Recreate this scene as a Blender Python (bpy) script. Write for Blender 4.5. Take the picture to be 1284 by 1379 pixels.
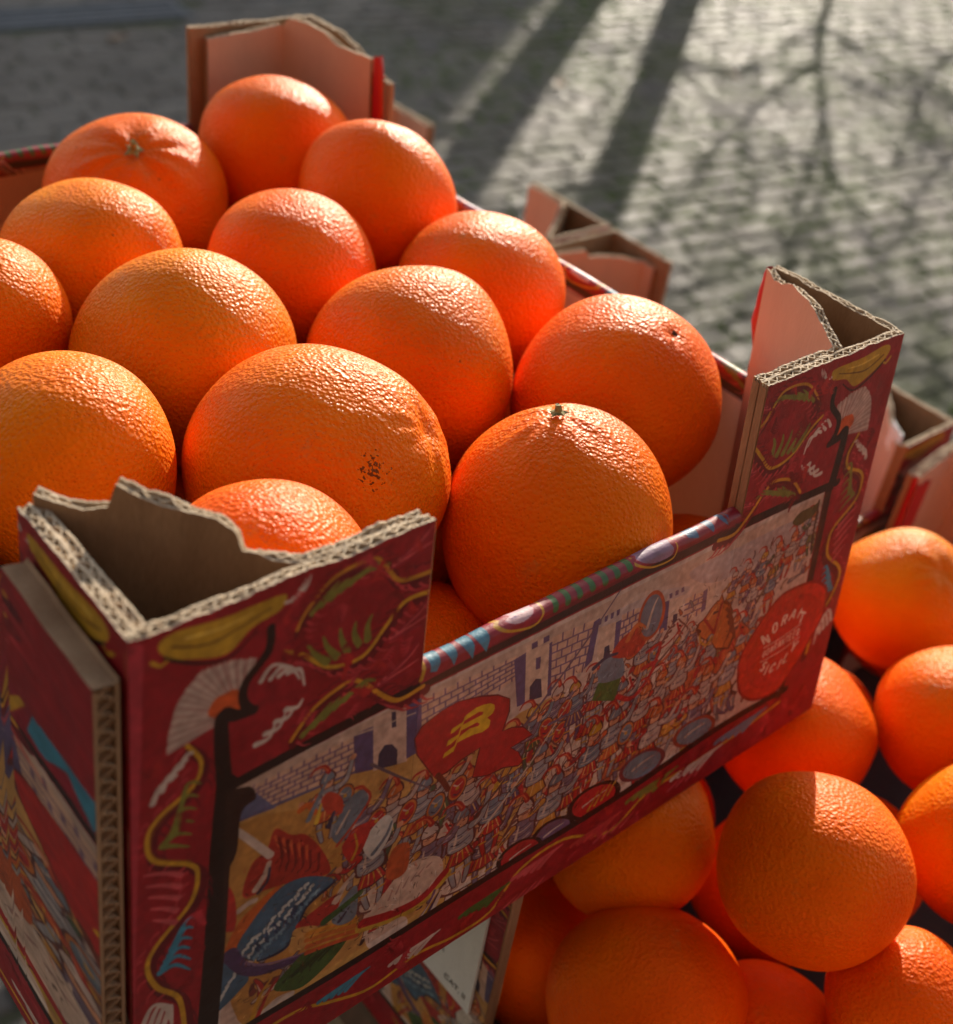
import bpy, bmesh, math, random
import numpy as np
from mathutils import Vector, Matrix, noise

for o in list(bpy.data.objects): bpy.data.objects.remove(o, do_unlink=True)
SC = bpy.context.scene
COL = SC.collection
U = 0.35                      # one layout unit in metres (the short side of the top crate)
GZ = 3.2                      # height of the top crate's base above the paving, in units
def W(x, y, z=0.0): return Vector((x*U, y*U, (z+GZ)*U))

# ------------------------------------------------------------------ camera
cam = bpy.data.cameras.new('camera'); camo = bpy.data.objects.new('camera', cam); COL.objects.link(camo)
rx = Vector((0.763238396, -0.634313353, 0.122938)); fw = Vector((0.567250874, 0.566737773, -0.597523844))
up = fw.cross(rx)*-1.0
if up.z < 0: up = -up
m = Matrix(((rx.x, up.x, -fw.x), (rx.y, up.y, -fw.y), (rx.z, up.z, -fw.z)))
camo.matrix_world = Matrix.Translation(W(-0.2933, -0.62839, 1.25073)) @ m.to_4x4()
cam.sensor_fit = 'HORIZONTAL'; cam.sensor_width = 36.0; cam.lens = 1680.36/1284*36
cam.clip_start = 0.01; cam.clip_end = 2000
cam.dof.use_dof = True; cam.dof.focus_distance = 1.34*U; cam.dof.aperture_fstop = 9.0
SC.camera = camo

# ------------------------------------------------------------------ daylight
SUN_EL, SUN_AZ = 19.5, 37.0          # azimuth counted from +x towards +y
w = bpy.data.worlds.new('World'); SC.world = w; w.use_nodes = True
nt = w.node_tree; bg = nt.nodes['Background']
sky = nt.nodes.new('ShaderNodeTexSky'); sky.sky_type = 'NISHITA'; sky.sun_disc = False
sky.sun_elevation = math.radians(SUN_EL); sky.sun_rotation = math.radians(90-SUN_AZ)
sky.air_density = 1.0; sky.dust_density = 0.6; sky.ozone_density = 1.0
tint = nt.nodes.new('ShaderNodeMix'); tint.data_type = 'RGBA'; tint.blend_type = 'MULTIPLY'; tint.inputs[0].default_value = 1.0
tint.inputs[7].default_value = (1.0, 0.80, 0.62, 1)      # the photograph is balanced warm: its shade is neutral, not blue
nt.links.new(sky.outputs[0], tint.inputs[6]); nt.links.new(tint.outputs[2], bg.inputs[0]); bg.inputs[1].default_value = 0.15
sl = bpy.data.lights.new('sun', 'SUN'); so = bpy.data.objects.new('sun', sl); COL.objects.link(so)
sl.energy = 3.0; sl.angle = math.radians(0.5); sl.color = (1.0, 0.90, 0.76)
sd = Vector((math.cos(math.radians(SUN_AZ))*math.cos(math.radians(SUN_EL)), math.sin(math.radians(SUN_AZ))*math.cos(math.radians(SUN_EL)), math.sin(math.radians(SUN_EL))))
so.rotation_euler = sd.to_track_quat('Z', 'Y').to_euler(); so.location = sd*30
vs = SC.view_settings; vs.view_transform = 'Standard'; vs.look = 'None'; vs.exposure = 1.32; vs.gamma = 1.0; vs.use_curve_mapping = False
SC.cycles.use_denoising = True
SC.cycles.max_bounces = 10; SC.cycles.diffuse_bounces = 5; SC.cycles.glossy_bounces = 4
SC.cycles.sample_clamp_indirect = 6.0

# ------------------------------------------------------------------ the print on the crates, drawn stroke by stroke
ART = """0 214 196 190 0 0 91 404 234 408 472 411 755 412 905 410 909 343 915 209 903 79 778 86 619 77 393 76 230 75 112 79 42 79 76 246
0 206 186 176 0 0 91 404 472 411 755 412 905 410 910 359 764 358 583 394 480 363 288 361 90 365
0 208 164 92 0 0 92 367 213 353 291 334 369 292 426 311 488 308 503 214 393 76 230 75 112 79 76 246
0 196 146 70 1 0 83 352 158 340 217 285 185 111 112 79 78 255
0 188 180 188 1 0 667 388 756 388 838 387 905 377 903 350 808 345 713 353
0 196 190 196 1 0 497 384 608 383 672 365 638 354 523 360
0 222 190 172 0 0 100 396 217 394 220 351 92 366
1 112 96 140 1.6 1.7 99 391 136 389 175 389 217 387
1 112 96 140 1.6 1.7 97 386 135 384 175 382 218 380
1 112 96 140 1.6 1.7 96 381 134 378 175 376 218 373
1 112 96 140 1.6 1.8 95 376 134 372 174 370 219 365
1 112 96 140 1.6 1.8 93 371 133 366 174 363 219 358
1 112 96 140 1.6 1.6 113 396 111 391
1 112 96 140 1.6 1.6 125 396 124 390
1 112 96 140 1.6 1.6 137 396 137 390
1 112 96 140 1.6 1.6 150 395 150 389
1 112 96 140 1.6 1.7 163 395 163 389
1 112 96 140 1.7 1.7 176 395 176 388
1 112 96 140 1.7 1.7 190 394 190 388
1 112 96 140 1.7 1.7 203 394 203 387
1 112 96 140 1.6 1.6 105 391 104 386
1 112 96 140 1.6 1.6 118 391 116 385
1 112 96 140 1.6 1.6 130 390 129 384
1 112 96 140 1.6 1.6 143 390 142 384
1 112 96 140 1.6 1.6 156 389 156 383
1 112 96 140 1.7 1.7 169 389 169 382
1 112 96 140 1.7 1.7 183 388 183 382
1 112 96 140 1.7 1.7 196 388 196 381
1 112 96 140 1.7 1.7 210 387 211 380
1 112 96 140 1.6 1.6 110 385 109 380
1 112 96 140 1.6 1.6 123 385 122 379
1 112 96 140 1.6 1.6 136 384 135 378
1 112 96 140 1.6 1.6 149 383 148 377
1 112 96 140 1.7 1.7 162 383 162 376
1 112 96 140 1.7 1.7 176 382 176 376
1 112 96 140 1.7 1.7 190 381 190 375
1 112 96 140 1.7 1.7 203 380 204 374
1 112 96 140 1.6 1.6 102 381 101 375
1 112 96 140 1.6 1.6 115 380 114 374
1 112 96 140 1.6 1.6 128 379 127 373
1 112 96 140 1.6 1.6 142 378 141 372
1 112 96 140 1.7 1.7 155 377 154 371
1 112 96 140 1.7 1.7 169 376 168 370
1 112 96 140 1.7 1.7 183 375 182 368
1 112 96 140 1.7 1.7 197 374 197 367
1 112 96 140 1.7 1.7 211 373 211 366
1 112 96 140 1.6 1.6 108 375 106 369
1 112 96 140 1.6 1.6 121 374 120 368
1 112 96 140 1.6 1.6 134 373 133 367
1 112 96 140 1.7 1.7 148 371 147 365
1 112 96 140 1.7 1.7 161 370 161 364
1 112 96 140 1.7 1.7 175 369 175 363
1 112 96 140 1.7 1.7 190 368 190 361
1 112 96 140 1.7 1.7 204 367 204 360
1 112 96 140 1.6 1.6 100 370 98 365
1 112 96 140 1.6 1.6 113 369 112 363
1 112 96 140 1.6 1.6 126 367 125 362
1 112 96 140 1.6 1.7 140 366 139 360
1 112 96 140 1.7 1.7 154 365 153 359
1 112 96 140 1.7 1.7 168 363 168 357
1 112 96 140 1.7 1.7 182 362 182 355
1 112 96 140 1.7 1.7 197 360 197 354
1 112 96 140 1.7 1.8 212 359 212 352
0 96 112 164 0 0 98 387 115 386 136 356 92 364
1 86 96 150 4.0 2.7 92 364 157 357 220 349
0 84 80 136 0 0 215 397 237 395 241 340 220 347
0 222 196 186 0 0 237 401 274 402 281 327 241 338
0 44 54 92 0 0 246 337 246 356 252 364 261 360 268 349 269 330
0 44 54 92 0 0 257 401 262 400 264 380 259 381
0 84 80 136 0 0 274 402 292 400 298 332 280 331
0 222 190 172 0 0 292 398 411 394 415 363 297 342
1 112 96 140 1.8 2.0 293 389 331 389 370 389 412 389
1 112 96 140 1.8 2.0 294 380 331 381 371 383 413 384
1 112 96 140 1.8 2.0 294 371 332 373 371 376 413 379
1 112 96 140 1.9 2.0 295 361 333 365 372 370 414 373
1 112 96 140 1.9 2.0 296 352 334 356 373 363 415 368
1 112 96 140 1.8 1.8 306 398 307 389
1 112 96 140 1.9 1.9 320 397 321 389
1 112 96 140 1.9 1.9 335 397 336 389
1 112 96 140 1.9 1.9 350 396 351 389
1 112 96 140 1.9 1.9 365 396 366 389
1 112 96 140 1.9 1.9 380 395 381 389
1 112 96 140 2.0 2.0 396 394 396 389
1 112 96 140 1.8 1.8 300 389 301 380
1 112 96 140 1.9 1.9 314 389 315 381
1 112 96 140 1.9 1.9 328 389 329 381
1 112 96 140 1.9 1.9 343 389 344 381
1 112 96 140 1.9 1.9 358 389 359 382
1 112 96 140 1.9 1.9 373 389 374 382
1 112 96 140 2.0 2.0 389 389 389 383
1 112 96 140 2.0 2.0 404 389 405 383
1 112 96 140 1.9 1.9 308 380 309 372
1 112 96 140 1.9 1.9 322 381 323 372
1 112 96 140 1.9 1.9 337 381 338 373
1 112 96 140 1.9 1.9 351 382 352 374
1 112 96 140 1.9 1.9 366 382 367 375
1 112 96 140 2.0 2.0 382 383 382 376
1 112 96 140 2.0 2.0 397 383 398 378
1 112 96 140 1.9 1.9 301 371 302 362
1 112 96 140 1.9 1.9 316 372 317 363
1 112 96 140 1.9 1.9 330 373 331 365
1 112 96 140 1.9 1.9 345 374 346 366
1 112 96 140 1.9 1.9 360 375 361 368
1 112 96 140 2.0 2.0 375 376 376 369
1 112 96 140 2.0 2.0 390 377 391 371
1 112 96 140 2.0 2.0 406 378 406 373
1 112 96 140 1.9 1.9 309 363 310 354
1 112 96 140 1.9 1.9 324 364 325 356
1 112 96 140 1.9 1.9 338 366 339 358
1 112 96 140 1.9 1.9 353 367 354 360
1 112 96 140 1.9 2.0 368 369 369 362
1 112 96 140 2.0 2.0 383 370 384 364
1 112 96 140 2.0 2.0 399 372 399 366
1 112 96 140 1.9 1.9 303 353 304 343
1 112 96 140 1.9 1.9 317 355 318 346
1 112 96 140 1.9 1.9 332 357 333 348
1 112 96 140 1.9 1.9 347 359 347 351
1 112 96 140 1.9 2.0 361 361 362 354
1 112 96 140 2.0 2.0 376 363 377 356
1 112 96 140 2.0 2.0 392 365 392 359
1 112 96 140 2.0 2.0 407 367 408 362
0 84 80 136 0 0 407 390 423 392 433 321 420 322
0 226 202 186 0 0 422 394 455 388 464 314 431 320
0 44 54 92 0 0 437 321 435 341 442 348 450 344 455 317
0 84 80 136 0 0 438 377 445 376 446 360 440 361
0 226 202 186 0 0 422 392 430 392 429 400 421 400
0 84 80 136 0 0 430 392 438 392 437 400 429 400
0 226 202 186 0 0 438 392 446 392 445 400 437 400
0 84 80 136 0 0 446 392 454 392 453 400 445 400
0 84 80 136 0 0 455 388 461 389 469 312 463 313
0 222 190 172 0 0 458 394 520 389 518 321 466 328
1 112 96 140 2.1 2.2 459 383 479 381 499 380 520 378
1 112 96 140 2.1 2.2 461 372 480 370 499 369 519 367
1 112 96 140 2.1 2.2 462 361 481 359 499 358 519 355
1 112 96 140 2.1 2.2 463 350 482 348 500 347 519 344
1 112 96 140 2.1 2.2 465 339 482 336 500 336 519 333
1 112 96 140 2.1 2.1 473 393 474 382
1 112 96 140 2.1 2.1 489 391 489 381
1 112 96 140 2.1 2.1 504 390 504 379
1 112 96 140 2.1 2.1 467 383 468 372
1 112 96 140 2.1 2.1 482 381 482 370
1 112 96 140 2.1 2.1 497 380 497 369
1 112 96 140 2.1 2.2 512 378 512 367
1 112 96 140 2.1 2.1 475 371 476 360
1 112 96 140 2.1 2.1 490 370 490 358
1 112 96 140 2.1 2.2 504 368 505 357
1 112 96 140 2.1 2.1 469 361 470 349
1 112 96 140 2.1 2.1 483 359 484 348
1 112 96 140 2.1 2.2 497 358 498 346
1 112 96 140 2.2 2.2 512 356 512 345
1 112 96 140 2.1 2.1 477 349 478 337
1 112 96 140 2.1 2.2 491 347 491 336
1 112 96 140 2.2 2.2 505 346 505 334
1 112 96 140 2.1 2.1 471 338 473 327
1 112 96 140 2.1 2.2 485 337 486 325
1 112 96 140 2.2 2.2 498 335 499 324
1 112 96 140 2.2 2.2 512 334 512 322
0 84 80 136 0 0 518 386 527 388 525 331 514 324
0 222 200 186 0 0 527 374 556 370 559 318 533 323
0 44 54 92 0 0 543 322 542 341 549 341 554 320
0 84 80 136 0 0 554 369 563 369 565 321 559 318
0 84 80 136 0 0 526 378 530 378 530 386 526 386
0 84 80 136 0 0 535 378 539 378 539 386 534 386
0 84 80 136 0 0 544 378 548 378 548 386 543 386
0 84 80 136 0 0 553 378 557 378 557 386 552 386
0 222 190 172 0 0 562 375 590 373 592 339 565 336
1 112 96 140 2.2 2.3 563 366 572 365 581 365 590 365
1 112 96 140 2.2 2.3 563 356 572 355 581 356 591 356
1 112 96 140 2.3 2.3 564 346 573 346 582 347 591 348
1 112 96 140 2.2 2.2 571 375 572 365
1 112 96 140 2.2 2.3 580 374 581 365
1 112 96 140 2.2 2.2 567 365 568 356
1 112 96 140 2.2 2.3 576 365 577 356
1 112 96 140 2.3 2.3 586 365 586 356
1 112 96 140 2.3 2.3 572 356 573 346
1 112 96 140 2.3 2.3 581 356 582 347
1 112 96 140 2.3 2.3 569 346 569 336
1 112 96 140 2.3 2.3 578 347 578 337
1 112 96 140 2.3 2.3 587 347 587 339
0 84 80 136 0 0 627 362 639 361 644 317 631 319
0 222 202 190 0 0 639 361 664 358 666 317 644 317
0 44 54 92 0 0 652 320 651 335 658 334 660 320
0 84 80 136 0 0 639 363 643 363 642 370 637 370
0 84 80 136 0 0 648 363 653 363 652 370 647 370
0 84 80 136 0 0 658 363 663 363 661 370 657 370
0 222 190 172 0 0 668 350 699 347 702 314 671 315
1 112 96 140 2.4 2.5 669 341 679 340 689 340 700 339
1 112 96 140 2.4 2.5 670 333 680 332 690 332 700 331
1 112 96 140 2.4 2.5 670 324 680 323 691 323 701 322
1 112 96 140 2.4 2.4 684 349 684 340
1 112 96 140 2.4 2.4 677 341 677 332
1 112 96 140 2.4 2.5 692 340 693 331
1 112 96 140 2.4 2.5 685 332 686 323
1 112 96 140 2.4 2.5 678 323 679 315
1 112 96 140 2.5 2.5 693 323 694 314
0 84 80 136 0 0 699 347 706 348 709 317 702 314
0 222 202 190 0 0 706 348 719 347 721 318 709 317
9
2 754 319 26.6 11
2 779 318 28.6 7
2 804 319 32.2 8
2 831 323 32.7 10
2 858 327 33.1 6
2 886 332 36.9 9
2 899 344 33.6 10
2 799 285 32.7 2
2 833 283 33.3 0
2 695 266 27.9 3
2 721 235 32.0 3
2 749 230 32.6 10
2 776 228 39.7 10
2 664 261 27.5 0
2 664 233 34.0 5
2 698 221 34.9 9
3 803 203 48.1 206 118 60
2 794 217 40.4 1
3 741 204 52.6 196 96 58
2 733 218 44.1 9
3 618 268 50.2 220 206 200
2 610 280 42.1 1
3 691 135 62.1 206 190 186
2 682 150 52.1 5
3 547 217 54.7 222 208 200
2 541 230 46.0 9
3 615 137 62.3 190 100 66
2 607 151 52.3 3
3 474 226 52.0 214 198 192
2 468 238 43.7 4
3 524 115 62.4 222 206 196
2 517 129 52.4 3
3 433 179 54.5 206 150 110
2 427 192 45.8 8
3 406 99 61.1 222 208 200
2 400 113 51.3 3
3 342 183 51.2 206 120 70
2 337 195 43.0 11
3 293 151 55.2 216 200 190
2 288 163 46.4 5
2 779 160 47.9 5
2 733 155 50.1 6
2 685 204 44.5 6
2 646 196 46.8 6
2 621 187 46.3 6
2 728 113 54.4 11
2 588 217 44.7 9
2 539 265 39.5 9
2 509 260 41.6 8
2 473 269 40.4 7
2 448 257 42.7 4
2 425 238 45.1 11
2 390 238 44.1 5
2 368 209 49.3 2
2 327 240 47.2 10
2 300 232 46.5 1
2 263 245 47.3 10
2 227 258 45.8 7
2 191 316 40.9 1
2 404 164 51.7 0
2 464 182 50.5 5
2 545 161 53.7 0
2 579 170 51.5 1
2 647 130 54.7 6
2 454 95 58.2 11
2 490 113 56.1 5
2 365 145 56.3 9
2 321 147 57.2 11
2 249 193 53.1 9
0 120 50 60 1 0 687 97 680 111 664 124 644 131 624 132 610 126 605 115 611 101 626 89 647 81 667 79 682 86
0 108 134 160 1 0 679 99 674 110 661 120 644 127 627 127 616 122 612 113 617 102 629 92 646 85 663 84 675 89
1 212 196 188 4.0 1.3 629 106 644 110 664 111
0 34 20 18 1 0 613 85 606 101 589 115 566 123 545 124 529 118 524 105 530 90 546 76 569 67 591 65 607 72
0 196 30 36 1 0 604 87 599 100 585 111 567 118 549 119 536 114 532 103 537 91 550 79 568 72 587 71 600 76
1 212 196 188 3.8 1.3 550 96 567 99 588 101
0 150 60 40 1 0 777 100 770 114 755 126 734 133 714 133 700 128 696 117 702 104 717 92 738 85 758 83 773 89
0 108 134 160 1 0 770 102 764 113 751 123 734 128 718 129 707 124 703 116 708 105 721 95 737 89 754 88 766 93
1 212 196 188 4.2 1.4 720 109 735 112 754 113
0 34 20 18 1 0 540 77 535 89 522 100 505 107 488 108 476 103 472 93 477 81 489 69 506 62 523 61 535 66
0 110 90 130 1 0 533 78 529 88 519 97 505 103 491 104 482 99 478 91 482 81 492 72 506 66 520 65 530 70
1 212 196 188 3.7 1.2 492 85 505 88 521 89
0 34 20 18 1 0 491 73 486 87 473 98 456 106 438 107 426 101 421 91 426 78 439 66 456 58 474 57 487 62
0 180 34 40 1 0 485 75 481 86 470 96 456 102 441 102 431 98 428 89 431 79 442 69 456 63 471 61 481 66
1 212 196 188 3.6 1.2 442 83 455 86 472 87
1 206 156 40 3.8 1.3 560 83 573 107
1 206 156 40 3.9 1.3 570 85 583 109
1 206 156 40 3.9 1.3 581 87 594 111
1 206 156 40 3.9 1.3 591 89 604 113
1 96 88 120 4.3 1.6 429 283 501 353 567 430
1 206 190 180 4.4 1.7 384 154 446 218 502 291
1 120 100 110 4.2 1.6 307 152 380 221 448 299
1 110 90 90 4.9 1.8 632 266 665 292 689 326
1 70 50 40 5.8 2.0 916 270 917 326 906 388
1 80 60 60 4.3 1.6 380 190 413 219 438 257
1 90 90 130 4.4 1.7 473 269 508 269 537 277
1 206 190 180 3.3 1.4 163 408 225 394 286 385
1 96 90 110 3.6 1.5 238 348 278 307 315 271
1 120 90 70 5.4 2.0 811 282 826 310 830 347
0 58 112 48 0 0 535 269 541 291 579 282 576 262 572 249
0 108 134 160 1 0 541 293 543 322 570 318 583 285 570 281
0 198 58 40 1 0 556 321 567 339 591 344 610 331 607 309 586 306
0 196 84 44 1 0 635 349 631 364 624 377 615 385 605 386 597 380 592 369 591 354 594 339 601 325 610 317 620 316 628 322 634 333
0 110 130 156 1 0 630 350 627 363 621 374 614 380 606 381 600 376 596 366 595 353 598 340 604 328 611 322 619 321 626 326 629 336
1 212 196 188 4.7 2.3 609 335 613 360 618 373
1 220 120 60 8.0 5.8 579 333 590 348 604 338
1 44 54 92 6.7 3.4 530 318 547 324 565 321
1 190 30 40 7.2 4.8 578 252 605 236 629 259 638 298
1 190 30 40 6.0 6.1 614 275 635 275
1 190 30 40 4.8 4.8 616 298 637 301
0 110 52 30 0 0 736 328 744 312 755 305 768 276 779 242 773 225 747 236 734 254 737 267 729 269 721 264 708 274 698 291 700 299 711 302 719 313 729 320 733 319
0 206 112 50 0 0 736 325 743 310 752 304 765 277 775 246 769 230 746 240 734 256 737 268 730 270 722 265 711 275 702 290 704 297 713 300 721 311 729 318 733 317
1 236 160 90 5.1 2.5 716 292 724 303 734 311
1 150 74 34 6.5 4.0 756 295 767 261 761 241
1 60 30 24 4.5 2.6 728 302 735 301
1 60 30 24 3.8 3.8 703 288 708 283
1 206 156 40 3.9 2.5 733 264 726 255 714 264 708 277
1 170 40 36 3.8 3.9 711 301 726 281 736 268
1 170 40 36 3.8 3.9 740 313 737 291 736 268
1 120 60 30 5.1 2.0 745 311 755 302 766 284
1 120 60 30 5.2 2.0 751 298 760 288 770 271
1 120 60 30 5.2 2.0 756 285 766 274 774 258
1 120 60 30 5.3 2.0 762 272 772 259 779 245
1 120 60 30 5.3 2.0 768 258 778 245 783 231
0 84 84 44 1 0 850 383 861 394 884 394 898 395 894 379 881 376 864 374
1 70 50 40 3.4 3.5 897 398 903 322
0 98 12 20 0 0 302 366 320 371 339 372 366 365 391 354 409 339 411 321 405 298 416 297 433 289 450 267 437 266 420 266 432 253 441 234 434 231 413 241 391 243 369 253 374 291 354 288 334 281 320 281 311 295 292 329 287 352 295 364
0 192 26 28 0 0 303 365 320 370 339 371 366 363 391 352 408 339 409 322 403 298 417 295 433 287 448 269 437 268 418 267 431 253 439 236 434 233 412 243 390 245 370 254 376 292 353 290 334 283 319 283 312 296 294 328 289 351 296 362
0 238 196 24 0 0 348 341 351 348 363 351 373 350 382 347 388 342 389 336 387 331 380 329 385 323 385 318 384 314 376 312 365 315 354 316 343 316 345 323 358 327 369 324 371 326 367 330 349 330 344 331 348 337 359 337 373 337 374 340 368 343 355 342
0 238 196 24 0 0 333 333 334 339 348 341 347 337 338 333
0 238 196 24 0 0 329 319 331 326 344 327 342 322 335 319
0 238 196 24 0 0 326 305 328 311 343 315 340 308 336 306
1 238 196 24 1.9 2.0 350 346 346 333 343 321 339 307
1 110 40 24 6.9 6.1 322 285 330 272 338 256
0 176 44 34 1 0 105 266 113 301 128 309 136 330 153 312 170 301 189 268 199 233 173 242 148 252 129 258
1 120 24 24 3.4 1.7 140 316 145 291 142 273
1 120 24 24 3.4 1.8 149 307 152 282 149 268
1 120 24 24 3.5 1.8 157 297 160 273 156 263
1 120 24 24 3.5 1.8 166 287 168 264 164 258
1 120 24 24 3.6 1.8 175 277 176 255 171 253
1 120 24 24 3.6 1.8 185 267 185 246 179 247
1 226 96 56 3.4 0.9 136 321 141 303
1 226 96 56 3.4 0.9 145 312 148 294
1 226 96 56 3.5 0.9 153 304 156 285
1 226 96 56 3.5 0.9 162 295 164 276
1 226 96 56 3.5 0.9 171 286 172 267
1 224 214 210 6.4 8.5 93 358 111 332 132 300
1 212 196 188 7.7 6.0 118 266 127 278 131 291
1 44 54 92 4.3 2.6 121 260 130 269 132 284
1 212 196 188 7.7 6.1 102 250 111 253 118 252
0 190 44 40 1 0 79 258 82 287 91 288 98 262 97 228 81 242
0 214 104 36 1 0 89 211 103 236 124 248 142 254 147 242 121 227 102 204 91 200
0 30 48 84 1 0 183 237 206 216 188 207 175 200 166 179 155 160 136 160 119 169 101 197 117 223 141 244 159 247
0 58 108 150 1 0 181 240 204 219 186 211 173 203 164 183 153 164 134 164 117 172 100 200 116 226 139 247 158 250
1 206 222 230 4.6 1.8 174 234 171 234 172 229
1 206 222 230 4.6 1.8 180 228 177 227 178 222
1 110 160 196 4.7 1.9 187 217 184 216 185 211
1 206 222 230 4.6 1.8 167 232 164 231 165 226
1 206 222 230 4.6 1.8 174 222 170 221 171 216
1 110 160 196 4.6 1.9 181 215 178 214 179 209
1 206 222 230 4.6 1.8 164 226 161 226 162 221
1 206 222 230 4.6 1.8 171 217 168 217 169 211
1 110 160 196 4.6 1.9 177 211 174 210 175 205
1 206 222 230 4.5 1.8 157 224 154 223 155 218
1 206 222 230 4.6 1.8 165 215 162 214 163 209
1 110 160 196 4.6 1.9 171 208 168 207 169 202
1 206 222 230 4.5 1.8 151 221 148 221 149 216
1 206 222 230 4.6 1.8 158 211 155 210 156 205
1 110 160 196 4.6 1.9 165 201 162 200 163 195
1 206 222 230 4.5 1.8 147 216 144 216 145 211
1 206 222 230 4.6 1.8 154 207 151 206 152 201
1 110 160 196 4.6 1.8 159 200 156 200 157 194
1 206 222 230 4.5 1.8 140 214 137 214 138 209
1 206 222 230 4.6 1.8 147 204 144 203 145 198
1 110 160 196 4.6 1.8 154 196 151 195 152 190
1 206 222 230 4.5 1.8 135 209 132 208 133 203
1 206 222 230 4.6 1.8 143 202 140 202 141 197
1 110 160 196 4.6 1.8 150 190 147 189 148 184
1 206 222 230 4.5 1.8 132 205 129 205 129 200
1 206 222 230 4.5 1.8 136 200 133 199 134 194
1 110 160 196 4.6 1.8 145 188 142 187 143 182
1 206 222 230 4.5 1.8 124 202 121 202 122 197
1 206 222 230 4.5 1.8 132 194 129 193 130 188
1 110 160 196 4.6 1.8 138 186 135 185 136 180
1 206 222 230 4.5 1.8 119 202 116 202 117 197
1 206 222 230 4.5 1.8 127 190 124 189 125 184
1 110 160 196 4.6 1.8 133 182 130 182 131 177
1 206 222 230 4.5 1.8 115 198 112 197 113 192
1 206 222 230 4.5 1.8 120 190 118 189 118 184
1 110 160 196 4.6 1.8 126 177 123 177 124 172
1 206 222 230 4.5 1.8 110 193 107 192 107 187
1 206 222 230 4.5 1.8 116 182 113 182 114 177
1 110 160 196 4.6 1.8 122 175 119 174 120 169
1 36 72 120 3.7 1.9 168 212 171 207
1 36 72 120 3.7 1.8 161 213 164 207
1 36 72 120 3.7 1.8 160 210 163 204
1 36 72 120 3.7 1.8 159 206 162 201
1 36 72 120 3.7 1.8 157 203 160 198
1 36 72 120 3.6 1.8 146 207 149 202
1 36 72 120 3.7 1.8 151 200 154 194
1 36 72 120 3.6 1.8 139 205 142 199
1 36 72 120 3.7 1.8 143 197 146 192
1 36 72 120 3.6 1.8 140 195 143 190
1 36 72 120 3.6 1.8 131 198 133 193
1 36 72 120 3.6 1.8 130 195 133 189
1 36 72 120 3.6 1.8 131 190 134 184
1 36 72 120 3.6 1.8 120 194 123 188
1 36 72 120 3.6 1.8 123 188 126 182
1 36 72 120 3.6 1.8 121 185 124 179
0 58 108 150 1 0 76 128 77 182 93 191 114 152 103 138 83 127
1 200 216 226 4.5 1.8 79 133 83 138
1 200 216 226 4.5 1.8 82 137 85 142
1 200 216 226 4.5 1.8 84 142 88 146
1 200 216 226 4.5 1.8 86 147 90 151
1 200 216 226 4.5 1.8 89 151 93 155
1 200 216 226 4.5 1.8 91 156 95 160
1 200 216 226 4.5 1.8 94 160 98 164
1 200 216 226 4.5 1.8 98 163 100 169
1 200 216 226 4.5 1.8 99 168 103 173
1 70 56 112 15.8 7.8 93 198 110 165 135 145 178 133
1 130 110 160 3.6 1.9 110 173 133 154 174 137
0 172 40 36 1 0 164 185 183 191 211 195 209 167 193 164 168 177
0 208 164 92 1 0 159 169 164 180 189 164 178 147 158 150
0 52 100 46 1 0 142 111 162 131 178 137 207 127 226 120 208 100 180 87 162 92
1 24 54 24 3.9 2.0 153 112 171 119 184 129
1 24 54 24 3.9 2.0 163 112 181 120 193 126
1 24 54 24 3.9 2.0 173 112 191 121 201 123
1 24 54 24 3.9 2.0 183 112 201 122 209 121
1 24 54 24 4.0 2.0 193 112 211 123 218 118
1 204 84 44 6.8 6.1 178 135 203 128 237 115
1 206 156 40 1.7 1.8 180 138 205 130 236 119
1 204 102 44 6.8 6.1 178 144 202 137 236 123
1 206 156 40 1.7 1.8 180 147 204 139 236 127
1 204 120 44 6.7 6.1 177 154 202 145 236 131
1 206 156 40 1.7 1.8 179 156 204 148 235 136
1 204 138 44 6.7 6.0 177 162 201 154 235 140
1 206 156 40 1.7 1.8 179 165 203 156 235 144
0 108 134 160 1 0 205 160 216 182 232 191 234 148 218 145
1 212 196 188 9.6 4.8 208 186 217 201 227 209
1 44 54 92 4.9 2.0 214 153 225 165
1 44 96 52 10.6 7.9 197 166 217 171 237 177
1 212 196 188 13.5 8.9 135 83 146 89 162 86
1 120 120 150 4.9 2.0 139 79 154 82
1 206 156 40 5.7 2.8 118 82 126 111 139 129
1 180 40 40 5.8 2.9 123 77 134 107 145 122
0 222 204 194 1 0 249 131 266 153 296 177 337 160 341 118 309 102 273 113
1 180 150 150 3.1 1.0 274 140 279 155
1 180 150 150 3.1 1.0 283 143 288 156
1 180 150 150 3.1 1.0 292 146 298 157
1 180 150 150 3.2 1.0 302 149 308 157
1 180 150 150 3.2 1.1 311 152 317 158
1 180 150 150 3.2 1.1 321 156 327 159
1 206 176 60 17.4 15.4 243 124 282 110 319 106 348 125
1 182 24 36 12.2 10.9 243 128 282 114 318 111 347 130
0 226 208 200 1 0 248 105 270 103 296 99 301 79 275 75 256 78
0 216 226 230 1 0 236 240 241 257 261 269 271 251 264 228 249 216
1 108 134 160 5.8 2.9 249 224 263 239 269 255
0 196 90 44 1 0 267 182 274 214 294 208 294 171 278 167
0 198 44 40 1 0 211 256 222 269 245 271 236 240 225 226
1 206 156 40 3.8 1.9 224 233 229 247 225 267
0 108 134 160 1 0 198 285 213 315 230 321 238 300 222 277 208 265
1 190 60 40 3.7 2.7 205 264 224 282 240 305 230 325
1 212 196 188 3.6 1.8 204 281 217 303
0 206 70 50 1 0 184 333 192 341 207 325 208 305 194 311
1 214 104 36 7.7 5.2 162 337 170 338 179 323
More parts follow.
